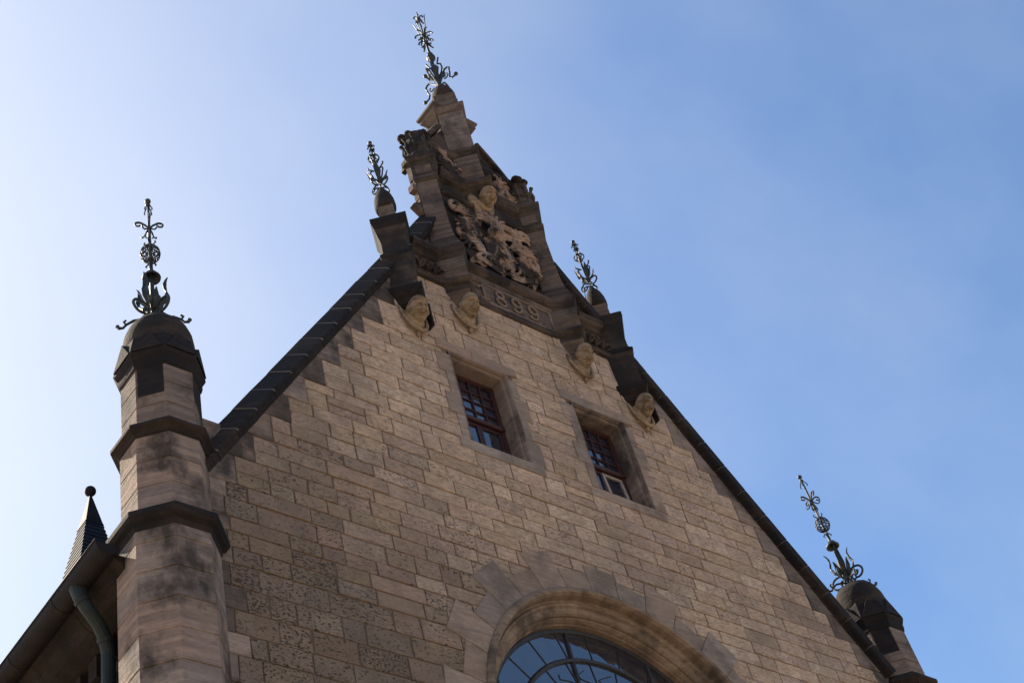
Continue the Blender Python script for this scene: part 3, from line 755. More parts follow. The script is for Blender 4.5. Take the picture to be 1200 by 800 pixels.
# carved scrolls helpers
def spiral(m, cx, cz, r0, r1, a0, turns, y=-0.06, t0=0.05, t1=0.02, n=26, flat=0.9, tint=(1, 1, 1)):
    pts = []; rd = []
    for i in range(n + 1):
        u = i / n; a = R(a0) + turns * 2 * pi * u; r = r0 + (r1 - r0) * u
        pts.append((cx + r * cos(a), y - 0.03 * sin(pi * u), cz + r * sin(a))); rd.append(t0 + (t1 - t0) * u)
    tube(m, pts, rd, 8, tint, flat)
def fan(m, cx, cz, ang, L, spread, n, y=-0.06, th=0.032, curl=0.6, tint=(1, 1, 1)):
    """fluted acanthus leaf: n ribs leaving one root and curling over at the tips"""
    for i in range(n):
        u = (i / (n - 1) - 0.5) if n > 1 else 0; a = R(ang + spread * u); l = L * (1 - 0.5 * u * u)
        pts = []; rd = []
        for k in range(8):
            q = k / 7; aa = a + curl * q * q * (1 if u > 0 else -1) * abs(u) * 1.6
            pts.append((cx + l * q * cos(aa), y - 0.07 * sin(pi * min(1, q * 0.8)) - 0.02, cz + l * q * sin(aa))); rd.append(th * 0.9 * (0.55 + 0.6 * sin(pi * (0.15 + 0.75 * q))))
        tube(m, pts, rd, 5, tint)
# small foliage panels either side of the frieze
for s_ in (-1, 1):
    m = MB()
    for dx in (1.68, 1.84, 2.0):
        spiral(m, s_ * dx, 21.26, 0.13, 0.02, 90, 1.4 * s_, -0.03, 0.03, 0.015)
        fan(m, s_ * (dx + 0.05), 21.1, 80, 0.25, 60, 3, -0.02, 0.022)
    m.build('foliage_panel', 'soot_or_shade', GC)

# corbel heads ------------------------------------------------------
def head(cx, cz, yb, sc, name, label, beard=0, mous=0, yaw=0, chubby=0, hair=0.5):
    """sculpted mask facing -Y, hanging below a shelf; cz is the level of the eyes"""
    nu, nv = 120, 96; vs = []; E = 1.5
    G = lambda d, s: math.exp(-(d * d) / (2 * s * s))
    for j in range(nv + 1):
        ph = -pi / 2 + pi * j / nv
        for i in range(nu):
            th = 2 * pi * i / nu
            x = cos(ph) * sin(th); y = -cos(ph) * cos(th); z = sin(ph)
            w = 0.335 + 0.03 * chubby
            X = x * w * (1 - 0.20 * max(0, -z) ** 1.4 * (1 - 0.5 * chubby)); Y = y * 0.42; Z = z * 0.55
            fr = max(0.0, -y) ** 0.7
            d = 0
            if fr > 0:
                ax = abs(X)
                d += 0.105 * G(X, 0.040 + 0.022 * G(Z + 0.10, 0.05)) * (G(Z + 0.085, 0.07) + 0.5 * G(Z - 0.03, 0.07))     # nose
                d += 0.045 * G(ax - 0.060, 0.024) * G(Z + 0.115, 0.026)                    # nostrils
                d += 0.075 * G(ax - 0.125, 0.085) * G(Z - 0.150, 0.030)                    # brow
                d -= 0.120 * G(ax - 0.130, 0.055) * G(Z - 0.055, 0.050)                    # sockets
                d += 0.085 * G(ax - 0.130, 0.030) * G(Z - 0.050, 0.026)                    # eyeballs
                d += 0.060 * G(ax - 0.190, 0.06) * G(Z + 0.080, 0.065) * (1 + 0.6 * chubby)
                d -= 0.060 * G(ax - 0.105 - 0.2 * max(0, -Z - 0.12), 0.020) * G(Z + 0.17, 0.06)
                d += 0.055 * G(X, 0.085) * G(Z + 0.205, 0.020)
                d += 0.055 * G(X, 0.065) * G(Z + 0.275, 0.022)
                d -= 0.085 * G(X, 0.095) * G(Z + 0.240, 0.013)
                d -= 0.050 * G(X, 0.08) * G(Z + 0.320, 0.02)
                d += 0.090 * G(X, 0.085) * G(Z + 0.400, 0.055)
                d -= 0.05 * G(ax - 0.24, 0.05) * G(Z - 0.10, 0.10)                         # temples
                d += mous * 0.080 * G(ax - 0.075, 0.070) * G(Z + 0.185 + 0.30 * max(0, ax - 0.05), 0.026)
                d += beard * (0.08 * G(X, 0.16) * G(Z + 0.42, 0.10) + 0.025 * sin(60 * X) * G(Z + 0.40, 0.12))
                d -= 0.03 * G(Z - 0.27, 0.012) * G(X, 0.14) + 0.03 * G(Z - 0.22, 0.012) * G(X, 0.12)
            d += 0.075 * G(abs(X) - (w - 0.02), 0.05) * G(Z + 0.0, 0.085) * G(Y + 0.02, 0.07)  # ears
            d *= E
            hl = hair * (0.05 + 0.022 * sin(17 * th + 5 * z) * sin(22 * ph + 3 * th))
            hm = 1 / (1 + math.exp(-(Z - 0.30 + 0.35 * max(0, 0.2 + y)) / 0.02)) if y < 0.3 else 1
            d += hl * hm
            nrm = Vector((x / w, y / 0.42, z / 0.55)).normalized()
            P = Vector((X, Y, Z)) + Vector((0, -1, 0)) * d * (fr if fr > 0.05 else 0) + (nrm * d if fr <= 0.05 else nrm * hl * hm * 0.6)
            if fr > 0.05 and abs(X) > w * 0.8: P.x += (0.05 if X > 0 else -0.05) * G(Z, 0.08) * G(Y + 0.02, 0.1)
            vs.append(P)
    rot = Matrix.Rotation(R(30), 4, 'X')
    rz = Matrix.Rotation(R(yaw), 4, 'Z')
    m = MB(); n0 = [tuple((rz @ (rot @ p)) * sc + Vector((cx, yb, cz))) for p in vs]
    fs = [(j * nu + i, j * nu + (i + 1) % nu, (j + 1) * nu + (i + 1) % nu, (j + 1) * nu + i) for j in range(nv) for i in range(nu)]
    m.add(n0, fs)
    h = m.build('carved_head', 'lichen', GC, smooth=True, label=label)
    return h
def rim(parent, cx, ztop, zbot, w, y0=-0.02, mat='lichen'):
    """U-shaped bowl edge carved round the chin, tapering into the wall"""
    m = MB(); n = 24; H = ztop - zbot; pth = []; rd = []
    for i in range(n + 1):
        a = pi * i / n; pth.append((cx - w * cos(a), y0 - 0.09 * sin(a), ztop - H * sin(a) ** 0.9)); rd.append(0.024 + 0.010 * sin(a))
    tube(m, pth, rd, 8)
    prof = [(0.004, zbot + 0.02 - ztop), (w * 0.35, zbot + 0.05 - ztop), (w * 0.62, zbot + 0.14 - ztop), (w * 0.80, zbot + 0.26 - ztop), (w * 0.84, -0.10), (w * 0.7, -0.04)]
    lathe(m, prof, (cx, 0.02, ztop), 24, 0, None, True, 1.0, 0.85)
    tube(m, [(cx, y0 - 0.05, zbot + 0.03), (cx, y0 - 0.03, zbot - 0.05), (cx, y0, zbot - 0.09)], [0.04, 0.035, 0.012], 8)
    m.build('shell_rim', mat, parent, smooth=True)
HS = 0.47
for s_, lab, kw in ((-1, 'carved mask head under the left frieze pier, bald with moustache', dict(mous=0.5, yaw=-10, hair=0.1)),
                    (1, 'carved mask head under the right frieze pier, with long moustache', dict(mous=1.2, beard=0.6, yaw=-12, hair=0.3))):
    h = head(s_ * 1.26, 20.34, -0.17, HS, 'carved_head', lab, **kw); rim(h, s_ * 1.26, 20.42, 19.90, 0.25)
for s_, lab, kw in ((-1, 'carved mask head on the left outer corbel, smiling', dict(chubby=1, mous=0.4, yaw=-10, hair=0.6)),
                    (1, 'carved mask head on the right outer corbel, with moustache', dict(mous=1.0, yaw=-10, hair=0.6))):
    h = head(s_ * 2.45, 19.62, -0.16, HS * 0.95, 'carved_head', lab, **kw); rim(h, s_ * 2.45, 19.72, 19.20, 0.245)
h = head(0, 24.16, -0.26, HS * 0.9, 'carved_head', 'carved mask head at the top centre of the gable, above the coat of arms', chubby=0.6, yaw=-8, hair=0.7)
m = MB()
for k in range(2):
    q = 0.85 - 0.22 * k
    tube(m, [(-0.29 * q * cos(pi * i / 16), -0.04 - 0.08 * k * sin(pi * i / 16), 24.32 - 0.54 * q * sin(pi * i / 16)) for i in range(17)], 0.07, 8)
m.build('collar', 'lichen', h, smooth=True)
# blocks over the inner heads
for s_ in (-1, 1): m = MB(); diamond(m, [(0.10, 20.45), (0.22, 20.60), (0.30, 20.72), (0.30, 20.74)], s_ * 1.26); m.build('head_block', 'sandlight', GC)

# outer piers (flank pinnacles)
for s_ in (-1, 1):
    x = s_ * 2.45
    P = empty('outer_pinnacle', GC); P['label'] = '%s outer gable pinnacle on a corbel head' % ('left' if s_ < 0 else 'right')
    m = MB(); diamond(m, [(0.12, 19.72), (0.26, 19.80), (0.28, 19.88), (0.36, 19.95), (0.41, 20.03), (0.41, 20.10), (0.34, 20.16)], x); 
    box(m, x + 0.265, x + 0.295, -0.16, 0.03, 19.42, 19.95)
    m.build('corbel_shelf', 'black', P)
    m = MB(); diamond(m, [(0.325, 20.12), (0.325, 20.52), (0.318, 20.525), (0.318, 20.535), (0.325, 20.54), (0.325, 20.80), (0.35, 20.86), (0.385, 20.92), (0.385, 20.98)], x, tint=lambda j: tv(0.1, 0.75)); m.build('pier', 'soot_or_shade', P)
    m = MB(); diamond(m, [(0.385, 20.92), (0.395, 20.95), (0.395, 21.0), (0.34, 21.05), (0.31, 21.1)], x); m.build('moulding', 'black', P)
    m = MB(); diamond(m, [(0.31, 21.04), (0.305, 21.34), (0.315, 21.42), (0.34, 21.50), (0.37, 21.62), (0.385, 21.72)], x, tint=lambda j: tv(0.1, 0.65)); m.build('upper_pier', 'soot_or_shade', P)
    m = MB(); diamond(m, [(0.385, 21.70), (0.42, 21.78), (0.445, 21.84), (0.445, 21.95), (0.41, 21.98)], x); m.build('cap_slab', 'black', P)
    m = MB(); diamond(m, [(0.205, 21.95), (0.20, 22.46), (0.19, 22.48)], x); m.build('pinnacle_base', 'sandlight', P)
    m = MB(); lathe(m, [(0.165, 22.46), (0.185, 22.52), (0.19, 22.60), (0.18, 22.74), (0.15, 22.88), (0.10, 23.0), (0.05, 23.08), (0.02, 23.10)], (x, 0, 0), 24); m.build('pinnacle_dome', 'dome', P, smooth=True)

# inner pilasters framing the coat of arms
for s_ in (-1, 1):
    x = s_ * 1.26
    P = empty('pilaster', GC); P['label'] = '%s diagonal pilaster beside the coat of arms' % ('left' if s_ < 0 else 'right')
    m = MB(); diamond(m, [(0.31, 22.15), (0.285, 22.33), (0.272, 22.5), (0.265, 23.0), (0.257, 23.005), (0.257, 23.015), (0.265, 23.02), (0.265, 23.98)], x, tint=lambda j: tv(0.12)); m.build('shaft', 'sandlight', P)
    m = MB(); diamond(m, [(0.265, 23.92), (0.33, 23.98), (0.335, 24.06), (0.30, 24.10)], x)
    diamond(m, [(0.30, 24.44), (0.32, 24.50), (0.38, 24.57), (0.41, 24.63), (0.41, 24.70), (0.36, 24.74)], x)
    m.build('capital_moulding', 'soot_or_shade', P)
    m = MB(); diamond(m, [(0.30, 24.08), (0.30, 24.46)], x); m.build('die', 'soot_or_shade', P)
    # recessed panels on the two front faces of the die
    m = MB(); n_ = Vector((-1, -1, 0)).normalized(); n2 = Vector((1, -1, 0)).normalized()
    for nn, tt in ((n_, n2), (n2, n_)):
        c = Vector((x, 0, 0)) + nn * (0.30 / math.sqrt(2) + 0.006); w = 0.15
        m.add([c - tt * w + Vector((0, 0, 24.15)), c + tt * w + Vector((0, 0, 24.15)), c + tt * w + Vector((0, 0, 24.40)), c - tt * w + Vector((0, 0, 24.40))], [(0, 1, 2, 3)])
        for t_ in (0,): pass
    m.build('panel', 'sandlight', P)
    # stepped side brackets of the wall behind
    m = MB()
    prism(m, [(s_ * 1.40, 23.02), (s_ * 1.50, 23.05), (s_ * 1.70, 23.24), (s_ * 1.54, 23.36), (s_ * 1.52, 23.5), (s_ * 1.40, 23.5)], 0.02, 0.16)
    box(m, *sorted((s_ * 1.40, s_ * 1.53)), 0.02, 0.14, 23.5, 24.1); box(m, *sorted((s_ * 1.45, s_ * 1.63)), 0.01, 0.15, 23.72, 23.88)
    box(m, *sorted((s_ * 1.40, s_ * 1.55)), 0.02, 0.14, 24.1, 24.56); box(m, *sorted((s_ * 1.4, s_ * 1.62)), 0.02, 0.17, 24.57, 24.70)
    m.build('side_bracket', 'sandlight', P)
    # urn carved with foliage on top
    U = empty('carved_urn', GC); U['label'] = 'foliate stone urn on the %s pilaster' % ('left' if s_ < 0 else 'right')
    m = MB(); lathe(m, [(0.27, 24.72), (0.27, 24.80), (0.24, 24.86), (0.25, 25.0), (0.24, 25.2), (0.20, 25.40), (0.22, 25.55)], (x, 0.0, 0), 18)
    for k in range(9):
        a = 2 * pi * k / 9; ball(m, (x + 0.22 * cos(a), 0.22 * sin(a), 25.05 + 0.1 * (k % 2)), 0.07, 6)
        tube(m, radial([(0.23, 24.9), (0.27, 25.1), (0.25, 25.3), (0.29, 25.4)], a + 0.3, (x, 0, 0)), [0.02, 0.04, 0.03, 0.045], 6)
    m.build('urn_body', 'soot_or_shade', U)
    m = MB(); rr = random.Random(5 + s_)
    for k in range(26):
        a = rr.uniform(0, 2 * pi); r_ = rr.uniform(0.05, 0.25); ball(m, (x + r_ * cos(a), r_ * sin(a), 25.58 + rr.uniform(-0.08, 0.08) + 0.3 * (0.3 - r_)), rr.uniform(0.06, 0.10), 6, sz=0.8)
    m.build('foliage_cap', 'black', U)

# cornices across the arms stage
m = MB()
cornice(m, -0.98, 0.98, [(0.0, 23.93), (-0.06, 23.95), (-0.09, 24.01), (-0.05, 24.06), (-0.02, 24.10)])
cornice(m, -0.95, -0.25, [(0.0, 24.42), (-0.08, 24.46), (-0.15, 24.54), (-0.17, 24.60), (-0.17, 24.66), (-0.05, 24.72)])
cornice(m, 0.25, 0.95, [(0.0, 24.42), (-0.08, 24.46), (-0.15, 24.54), (-0.17, 24.60), (-0.17, 24.66), (-0.05, 24.72)])
m.build('arms_cornice', 'soot_or_shade', GC)
# arms stage, field and mouldings at the sides
m = MB(); box(m, -1.05, 1.05, 0.0, 0.1, 21.88, 24.45); m.build('arms_field', 'soot_or_shade', GC)

# coat of arms: shield, helmet with mantling, ribbons
A = empty('coat_of_arms', GC); A.scale = (1, 0.8, 1); A['label'] = 'deeply carved coat of arms with helmet, curling mantling and ribbons'
m = MB()
n = 14; rows = []
for j in range(n + 1):
    v = j / n; z = 22.95 - 0.80 * v; hw = 0.30 * (1 - max(0, v - 0.45) ** 2 * 2.6)
    rows.append([(0.06 + hw * (2 * i / 10 - 1), -0.10 - 0.10 * (1 - (2 * i / 10 - 1) ** 2), z) for i in range(11)])
m.add([p for r_ in rows for p in r_], [(j * 11 + i, j * 11 + i + 1, (j + 1) * 11 + i + 1, (j + 1) * 11 + i) for j in range(n) for i in range(10)])
tube(m, [rows[j][0] for j in range(n + 1)], 0.035, 7); tube(m, [rows[j][10] for j in range(n + 1)], 0.035, 7); tube(m, rows[0], 0.035, 7); tube(m, rows[n], 0.035, 7)
spiral(m, 0.06, 22.62, 0.13, 0.02, 60, 1.3, -0.21, 0.035, 0.02); fan(m, 0.06, 22.3, 90, 0.3, 80, 5, -0.17, 0.025)
m.build('shield', 'relief', A, smooth=True)
m = MB(); ball(m, (0.05, -0.16, 23.16), 0.19, 14, sz=1.25); 
for k in range(5): tube(m, [(-0.08 + 0.05 * k, -0.33 + 0.02 * abs(k - 2), 23.03), (-0.08 + 0.05 * k, -0.37 + 0.02 * abs(k - 2), 23.14), (-0.08 + 0.05 * k, -0.33 + 0.02 * abs(k - 2), 23.26)], 0.014, 5)
fan(m, 0.05, 23.35, 92, 0.5, 110, 9, -0.12, 0.045); m.build('helmet', 'relief', A, smooth=True)
for s_ in (-1, 1):
    rr = random.Random(31 + s_)
    m = MB()
    X = lambda v: 0.03 + s_ * v
    for cx, cz, ang, L, sp, nn in ((0.30, 23.30, 40, 0.42, 90, 7), (0.34, 23.02, 10, 0.45, 80, 7), (0.36, 22.72, -25, 0.46, 80, 7), (0.34, 22.45, -50, 0.42, 70, 6), (0.58, 23.38, 70, 0.36, 80, 6), (0.66, 22.98, 35, 0.30, 90, 6), (0.66, 22.55, 5, 0.30, 80, 6)):
        fan(m, X(cx), cz, ang if s_ > 0 else 180 - ang, L, sp, nn, -0.05 - rr.uniform(0, 0.06), 0.036, tint=tv(0.3, 1.0))
    m.build('mantling', 'relief', A)
    m = MB()
    for cx, cz, r0, a0, tr in ((0.78, 23.62, 0.17, -60, 1.3), (0.74, 23.22, 0.15, 120, 1.2), (0.80, 22.80, 0.15, -80, 1.3), (0.52, 22.98, 0.12, 20, 1.2)):
        spiral(m, X(cx), cz, r0, 0.02, a0 if s_ > 0 else 180 - a0, tr * s_, -0.10, 0.055, 0.028, tint=tv(0.3, 1.0))
    m.build('scrollwork', 'relief', A, smooth=True)
    # ribbon: a flat band looping outwards beneath the shield
    m = MB(); path = [(0.10, 22.08), (0.28, 22.00), (0.48, 22.06), (0.66, 22.22), (0.80, 22.38), (0.90, 22.42), (0.93, 22.30), (0.86, 22.20), (0.76, 22.18)]
    hw = 0.085; vs = []
    for i, (a, b_) in enumerate(path):
        yy = -0.10 - 0.09 * sin(i * 0.9); vs += [(X(a), yy, b_ - hw), (X(a), yy - 0.035, b_ + hw * 0.2), (X(a), yy, b_ + hw), (X(a), yy + 0.03, b_)]
    k = len(path); m.add(vs, [(i * 4 + j, i * 4 + (j + 1) % 4, (i + 1) * 4 + (j + 1) % 4, (i + 1) * 4 + j) for i in range(k - 1) for j in range(4)] + [(0, 1, 2, 3), (4 * k - 4, 4 * k - 3, 4 * k - 2, 4 * k - 1)])
    m.build('ribbon', 'relief', A, label=None)
m = MB()
for i in range(7): fan(m, -0.75 + 0.24 * i, 22.0, 90 + (i - 3) * 12, 0.26, 90, 4, -0.04, 0.03)
m.build('foliage_base', 'relief', A)

# apex pier and carved panels of the top stage
m = MB()
diamond(m, [(0.14, 24.32), (0.28, 24.40), (0.36, 24.46), (0.50, 24.54), (0.50, 24.63), (0.40, 24.70), (0.36, 24.74)], 0)
m.build('apex_corbel', 'soot_or_shade', GC)
m = MB(); diamond(m, [(0.345, 24.72), (0.345, 25.15), (0.338, 25.155), (0.338, 25.165), (0.345, 25.17), (0.345, 25.58)], 0, tint=lambda j: tv(0.08)); m.build('apex_pier', 'sandlight', GC)
m = MB(); diamond(m, [(0.345, 25.54), (0.37, 25.60), (0.43, 25.66), (0.43, 25.74), (0.37, 25.80)], 0)
cornice(m, -1.10, -0.3, [(0.0, 25.50), (-0.06, 25.54), (-0.10, 25.60), (-0.10, 25.66), (0.0, 25.70)])
cornice(m, 0.3, 1.10, [(0.0, 25.50), (-0.06, 25.54), (-0.10, 25.60), (-0.10, 25.66), (0.0, 25.70)])
m.build('apex_moulding', 'soot_or_shade', GC)
for s_ in (-1, 1):
    m = MB()
    spiral(m, s_ * 0.70, 25.10, 0.22, 0.03, 80, 1.6 * s_, -0.05, 0.06, 0.03); fan(m, s_ * 0.55, 24.78, 90 - s_ * 30, 0.42, 90, 7, -0.03, 0.035)
    spiral(m, s_ * 0.98, 24.95, 0.14, 0.03, -80, -1.3 * s_, -0.03, 0.04, 0.025); fan(m, s_ * 0.6, 25.25, 90 - s_ * 60, 0.32, 70, 5, -0.03, 0.03)
    m.build('foliage_panel', 'relief', GC)
m = MB(); diamond(m, [(0.365, 25.78), (0.365, 26.4), (0.358, 26.405), (0.358, 26.415), (0.365, 26.42), (0.365, 27.10), (0.38, 27.16), (0.40, 27.2)], 0, 0.02, tint=lambda j: tv(0.08)); m.build('upper_apex_pier', 'sand', GC)
m = MB(); box(m, -0.36, 0.46, 0.06, 0.42, 26.3, 27.2); m.build('apex_block', 'sandlight', GC)
m = MB()
prof = [(0.50, 27.08), (0.53, 27.14), (0.58, 27.22), (0.60, 27.26), (0.60, 27.34), (0.64, 27.38), (0.64, 27.44), (0.50, 27.54)]
vs = []
for w, z in prof: vs += [(-w + 0.13, 0.06 - (w - 0.5), z), (w, 0.06 - (w - 0.5), z), (w, 0.36 + (w - 0.5), z), (-w + 0.13, 0.36 + (w - 0.5), z)]
k = len(prof); m.add(vs, [(i * 4 + j, i * 4 + (j + 1) % 4, (i + 1) * 4 + (j + 1) % 4, (i + 1) * 4 + j) for i in range(k - 1) for j in range(4)] + [(0, 1, 2, 3), (4 * k - 4, 4 * k - 3, 4 * k - 2, 4 * k - 1)])
diamond(m, [(0.38, 27.12), (0.41, 27.20), (0.43, 27.26), (0.43, 27.34), (0.35, 27.42)], 0, 0.0)
m.build('apex_cornice', 'sandlight', GC)
m = MB(); diamond(m, [(0.33, 27.40), (0.32, 27.86), (0.30, 27.90)], 0, 0.03); m.build('apex_pedestal', 'sandlight', GC)
m = MB(); lathe(m, [(0.22, 27.86), (0.245, 27.93), (0.25, 28.02), (0.24, 28.14), (0.20, 28.28), (0.14, 28.39), (0.07, 28.46), (0.02, 28.48)], (0, 0.03, 0), 26); m.build('apex_dome', 'dome', GC, smooth=True)

# ------------------------------------------------------------------ attic windows
def attic_window(s_, label, open_leaf):
    x0, x1 = sorted((s_ * WA, s_ * WB)); xc = (x0 + x1) / 2
    O = empty('attic_window', B); O['label'] = label
    # stone surround: lintel, jamb stones, sill
    m = MB(); e = 0.21
    def blk(a, b_, z0, z1, t=None): prism(m, [(a, z0), (b_, z0), (b_, z1), (a, z1)], -0.024, 0.02, t or tv(0.12), 0.5, ch=0.005)
    blk(x0 - e, xc - 0.1, WT + 0.005, WT + 0.215); blk(xc - 0.095, x1 + e, WT + 0.005, WT + 0.215)
    z = WZ
    for k, hh in enumerate((0.52, 0.46, 0.5, 0.44)):
        z1 = min(z + hh, WT)
        wl = 0.27 if k % 2 else 0.15; wr = 0.15 if k % 2 else 0.27
        blk(x0 - wl, x0 - 0.0, z + 0.004, z1 - 0.004); blk(x1 + 0.0, x1 + wr, z + 0.004, z1 - 0.004); z = z1
    blk(x0 - e, xc + 0.15, WZ - 0.205, WZ - 0.003); blk(xc + 0.155, x1 + e, WZ - 0.205, WZ - 0.003)
    m.build('stone_surround', 'dressed', O)
    # moulded reveal: outer edge -> stepped in, plain return to the frame
    m = MB(); prof = [(0.0, -0.022), (0.03, -0.022), (0.045, 0.02), (0.045, 0.05), (0.07, 0.06), (0.08, 0.09), (0.08, 0.50)]
    def rect(d): return [(x0 + d, WZ), (x0 + d, WT - d), (x1 - d, WT - d), (x1 - d, WZ)]
    vs = []
    for d, y in prof: vs += [(x, y, z) for x, z in rect(d)]
    m.add(vs, [(k * 4 + j, k * 4 + j + 1, (k + 1) * 4 + j + 1, (k + 1) * 4 + j) for k in range(len(prof) - 1) for j in range(3)])
    m.add([(x0, -0.022, WZ), (x1, -0.022, WZ), (x1, 0.5, WZ + 0.10), (x0, 0.5, WZ + 0.10)], [(0, 1, 2, 3)])
    # chamfer stops near the sill
    for xs, sg in ((x0, 1), (x1, -1)):
        m.add([(xs, -0.011, WZ), (xs + sg * 0.08, 0.09, WZ), (xs + sg * 0.08, 0.09, WZ + 0.30), (xs, -0.011, WZ + 0.22), (xs + sg * 0.08, -0.011, WZ)], [(0, 4, 3), (4, 1, 2, 3)])
    m.build('moulded_reveal', 'sand', O)  # stone darker than the surround: recess shade put into the colour
    # timber frame
    yf = 0.29; a, b_ = x0 + 0.08, x1 - 0.08; zb, zt = WZ + 0.055, WT - 0.08; zm = zb + (zt - zb) * 0.47
    m = MB(); fw = 0.075
    box(m, a, a + fw, yf, yf + 0.09, zb, zt); box(m, b_ - fw, b_, yf, yf + 0.09, zb, zt); box(m, a + fw, b_ - fw, yf, yf + 0.09, zt - fw, zt); box(m, a + fw, b_ - fw, yf, yf + 0.09, zb, zb + 0.06)
    box(m, a + fw, b_ - fw, yf - 0.03, yf + 0.09, zm - 0.045, zm + 0.045); tube(m, [(a + 0.02, yf - 0.02, zm), (b_ - 0.02, yf - 0.02, zm)], 0.028, 8)
    fr = m.build('window_frame', 'redwood', O, bevel=0.006)
    # upper fixed lights with glazing bars
    m = MB(); ua, ub, uz0, uz1 = a + fw, b_ - fw, zm + 0.045, zt - fw
    for k in (1, 2, 3): xq = ua + (ub - ua) * k / 4; box(m, xq - 0.011, xq + 0.011, yf + 0.015, yf + 0.06, uz0, uz1)
    for k in (1, 2, 3): zq = uz0 + (uz1 - uz0) * k / 4; box(m, ua, ub, yf + 0.018, yf + 0.056, zq - 0.011, zq + 0.011)
    m.build('glazing_bars', 'redwood', fr)
    m = MB(); m.add([(ua, yf + 0.045, uz0), (ub, yf + 0.045, uz0), (ub, yf + 0.045, uz1), (ua, yf + 0.045, uz1)], [(0, 1, 2, 3)]); m.build('pane', 'glass', fr)
    # lower casements
    xm = (a + b_) / 2; rr = random.Random(3)
    for k in (0, 1):
        ca, cb = (a + fw, xm - 0.003) if k == 0 else (xm + 0.003, b_ - fw)
        w, h = cb - ca, zm - 0.05 - (zb + 0.06); op = open_leaf == k
        m = MB(); t_ = 0.05
        box(m, 0, t_, 0, 0.05, 0, h); box(m, w - t_, w, 0, 0.05, 0, h); box(m, t_, w - t_, 0, 0.05, 0, t_); box(m, t_, w - t_, 0, 0.05, h - t_, h)
        cs = m.build('casement', 'palewood' if op else 'redwood', O, bevel=0.005, label='pale weathered casement standing ajar' if op else None)
        g_ = MB(); g_.add([(t_, 0.025, t_), (w - t_, 0.025, t_), (w - t_, 0.025, h - t_), (t_, 0.025, h - t_)], [(0, 1, 2, 3)]); g_.build('pane', 'glass', cs)
        cs.location = (ca, yf + (0.02 if not op else -0.03), zb + 0.06); cs.rotation_euler = (R(-4) if op else 0, 0, 0)
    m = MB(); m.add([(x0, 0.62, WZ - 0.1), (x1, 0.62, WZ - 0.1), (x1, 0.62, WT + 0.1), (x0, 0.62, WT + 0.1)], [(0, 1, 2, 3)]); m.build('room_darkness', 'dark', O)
attic_window(-1, 'left attic window with oxblood frame and closed casements', None)
attic_window(1, 'right attic window with a pale casement standing ajar', 1)

# ------------------------------------------------------------------ great arched window
AW = empty('arched_window', B); AW['label'] = 'great round-arched window with moulded stone arch and curved tracery bars'
bounds = [180 * k / 17 for k in range(18)]
vo = MB()
for k in range(17):
    a0, a1 = R(bounds[k] + 0.12), R(bounds[k + 1] - 0.12); ro = 3.42 if k % 2 == 0 else 3.12
    if k in (8,): ro = 3.26
    ri = RA - 0.01
    n = 6; inner = [(ri * cos(a0 + (a1 - a0) * i / n), ZC + ri * sin(a0 + (a1 - a0) * i / n)) for i in range(n + 1)]
    pts = inner[::-1] + [(ro * cos(a0), ZC + ro * sin(a0)), (ro * cos(a1), ZC + ro * sin(a1))]
    prism(vo, pts, -0.025, 0.02, tv(0.14), 0.5, ch=0.004)
for s_ in (-1, 1):
    z = ZC; k = 0
    while z > 7.0:
        w = 3.42 if k % 2 else 3.1; prism(vo, [(s_ * (RA - 0.01), z - 0.50), (s_ * w, z - 0.50), (s_ * w, z - 0.006), (s_ * (RA - 0.01), z - 0.006)], -0.025, 0.02, tv(0.14), 0.5, ch=0.004); z -= 0.506; k += 1
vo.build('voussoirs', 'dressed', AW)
prof = [(2.775, -0.024), (2.765, -0.05), (2.735, -0.075), (2.70, -0.085), (2.665, -0.07), (2.645, -0.02), (2.643, 0.10), (2.615, 0.125), (2.595, 0.10), (2.565, 0.115), (2.55, 0.16), (2.51, 0.165), (2.475, 0.18), (2.455, 0.21), (2.455, 0.245), (2.43, 0.25), (2.41, 0.29), (2.40, 0.33), (2.385, 0.335), (2.385, 0.62)]
m = MB(); stations = [(-99, 0)] + [(180 - 180 * i / 96, 0) for i in range(97)] + [(99, 0)]
vs = []; ns = len(prof)
for st, _ in stations:
    for r_, y in prof:
        if st == -99: vs.append((-r_, y, 7.0))
        elif st == 99: vs.append((r_, y, 7.0))
        else: vs.append((r_ * cos(R(st)), y, ZC + r_ * sin(R(st))))
fs = []; tl = []
for i in range(len(stations) - 1):
    tt = 1.0
    seg = (i - 1) // 6; tt = 0.85 + 0.3 * ((seg * 37) % 7) / 7
    dark = (i - 1) % 6 == 0
    for j in range(ns - 1):
        fs.append((i * ns + j, i * ns + j + 1, (i + 1) * ns + j + 1, (i + 1) * ns + j)); tl.append((tt, tt, tt))
m.add(vs, fs); m.t[:] = tl
m.build('moulded_arch', 'arch', AW)
m = MB()   # joints of the arch mouldings
for k in range(1, 17):
    a = R(bounds[k]); vs = []
    for r_, y in prof[2:-1]:
        for da in (-0.0013, 0.0013): vs.append(((r_ - 0.002) * cos(a + da), y - 0.002, ZC + (r_ - 0.002) * sin(a + da)))
    q = len(vs) // 2; m.add(vs, [(2 * i, 2 * i + 1, 2 * i + 3, 2 * i + 2) for i in range(q - 1)])
m.build('arch_joints', 'mortar', AW)
YG = 0.46; RG = 2.39
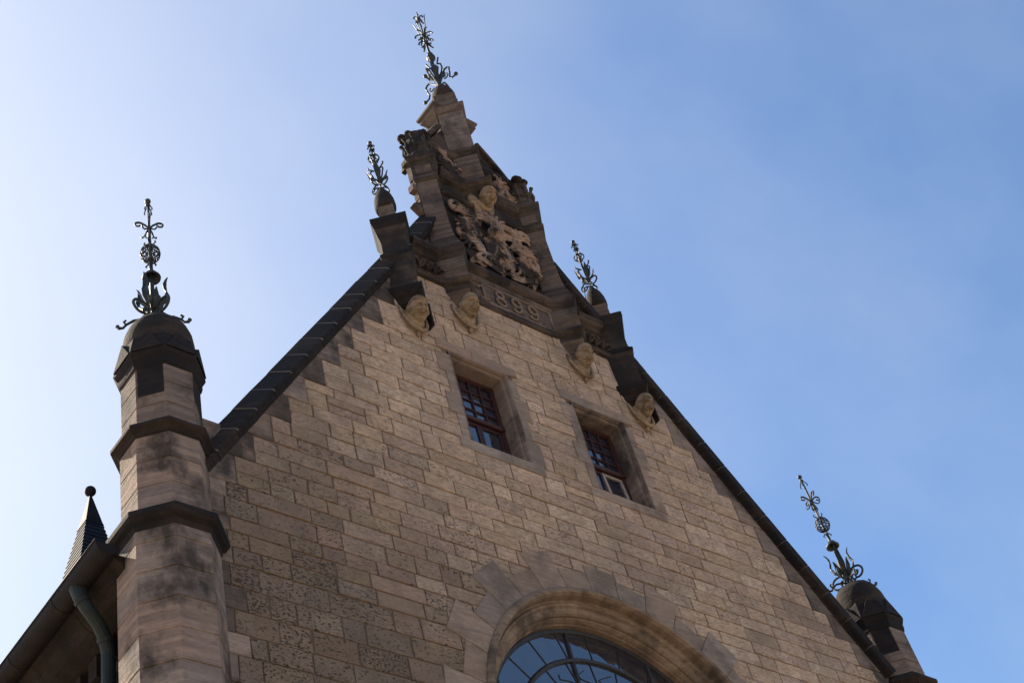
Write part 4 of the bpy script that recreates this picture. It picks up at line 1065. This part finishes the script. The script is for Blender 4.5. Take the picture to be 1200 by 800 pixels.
m = MB(); n = 48; pts = [(RG * cos(pi * i / n), ZC + RG * sin(pi * i / n)) for i in range(n + 1)] + [(-RG, 7.0), (RG, 7.0)]
m.add([(x, YG + 0.004, z) for x, z in pts], [tuple(range(len(pts)))]); m.build('glass', 'glass', AW)
m = MB()
def bar(p, w=0.03, d=0.05): tube(m, [(x, YG, z) for x, z in p], w, 6)
arcp = lambda r_, a0, a1, n=40: [(r_ * cos(R(a0 + (a1 - a0) * i / n)), ZC + r_ * sin(R(a0 + (a1 - a0) * i / n))) for i in range(n + 1)]
bar(arcp(2.36, 0, 180), 0.05)
bar(arcp(1.88, 0, 180), 0.042)
for xq in (-2.07, -0.55, 0.97): bar([(xq, 7.0), (xq, ZC + math.sqrt(RG ** 2 - xq ** 2) - 0.02)], 0.036)
bar([(-RG, ZC), (RG, ZC)], 0.036); bar([(-RG, ZC - 2), (RG, ZC - 2)], 0.03)
m.build('tracery', 'barwood', AW)
m = MB()
for k in range(1, 12):
    a = 15 * k + 4; bar([(1.92 * cos(R(a)), ZC + 1.92 * sin(R(a))), (2.33 * cos(R(a)), ZC + 2.33 * sin(R(a)))], 0.009)
for k in range(1, 12):
    a = 15 * k + 7; bar([(1.05 * cos(R(a)), ZC + 1.05 * sin(R(a))), (1.84 * cos(R(a)), ZC + 1.84 * sin(R(a)))], 0.010)
bar(arcp(1.05, 0, 180), 0.02)
rq = random.Random(9)
for k in range(10):
    a = 20 + 14 * k; pts = [((1.72 - 0.07 * i) * cos(R(a + 5 * sin(i * 1.3 + k))), ZC + (1.72 - 0.07 * i) * sin(R(a + 5 * sin(i * 1.3 + k)))) for i in range(9)]
    bar(pts, 0.008)
m.build('lead_lines', 'barwood', AW)
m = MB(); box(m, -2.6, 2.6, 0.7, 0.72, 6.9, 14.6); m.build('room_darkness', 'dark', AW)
m = MB(); box(m, -RA, RA, -0.1, 0.62, 6.85, 7.0); m.build('sill', 'sand', AW)
m = MB(); box(m, -RCL, RCL, 0.0, 0.4, 0.0, 6.85); m.build('apron_wall', 'sand', AW)
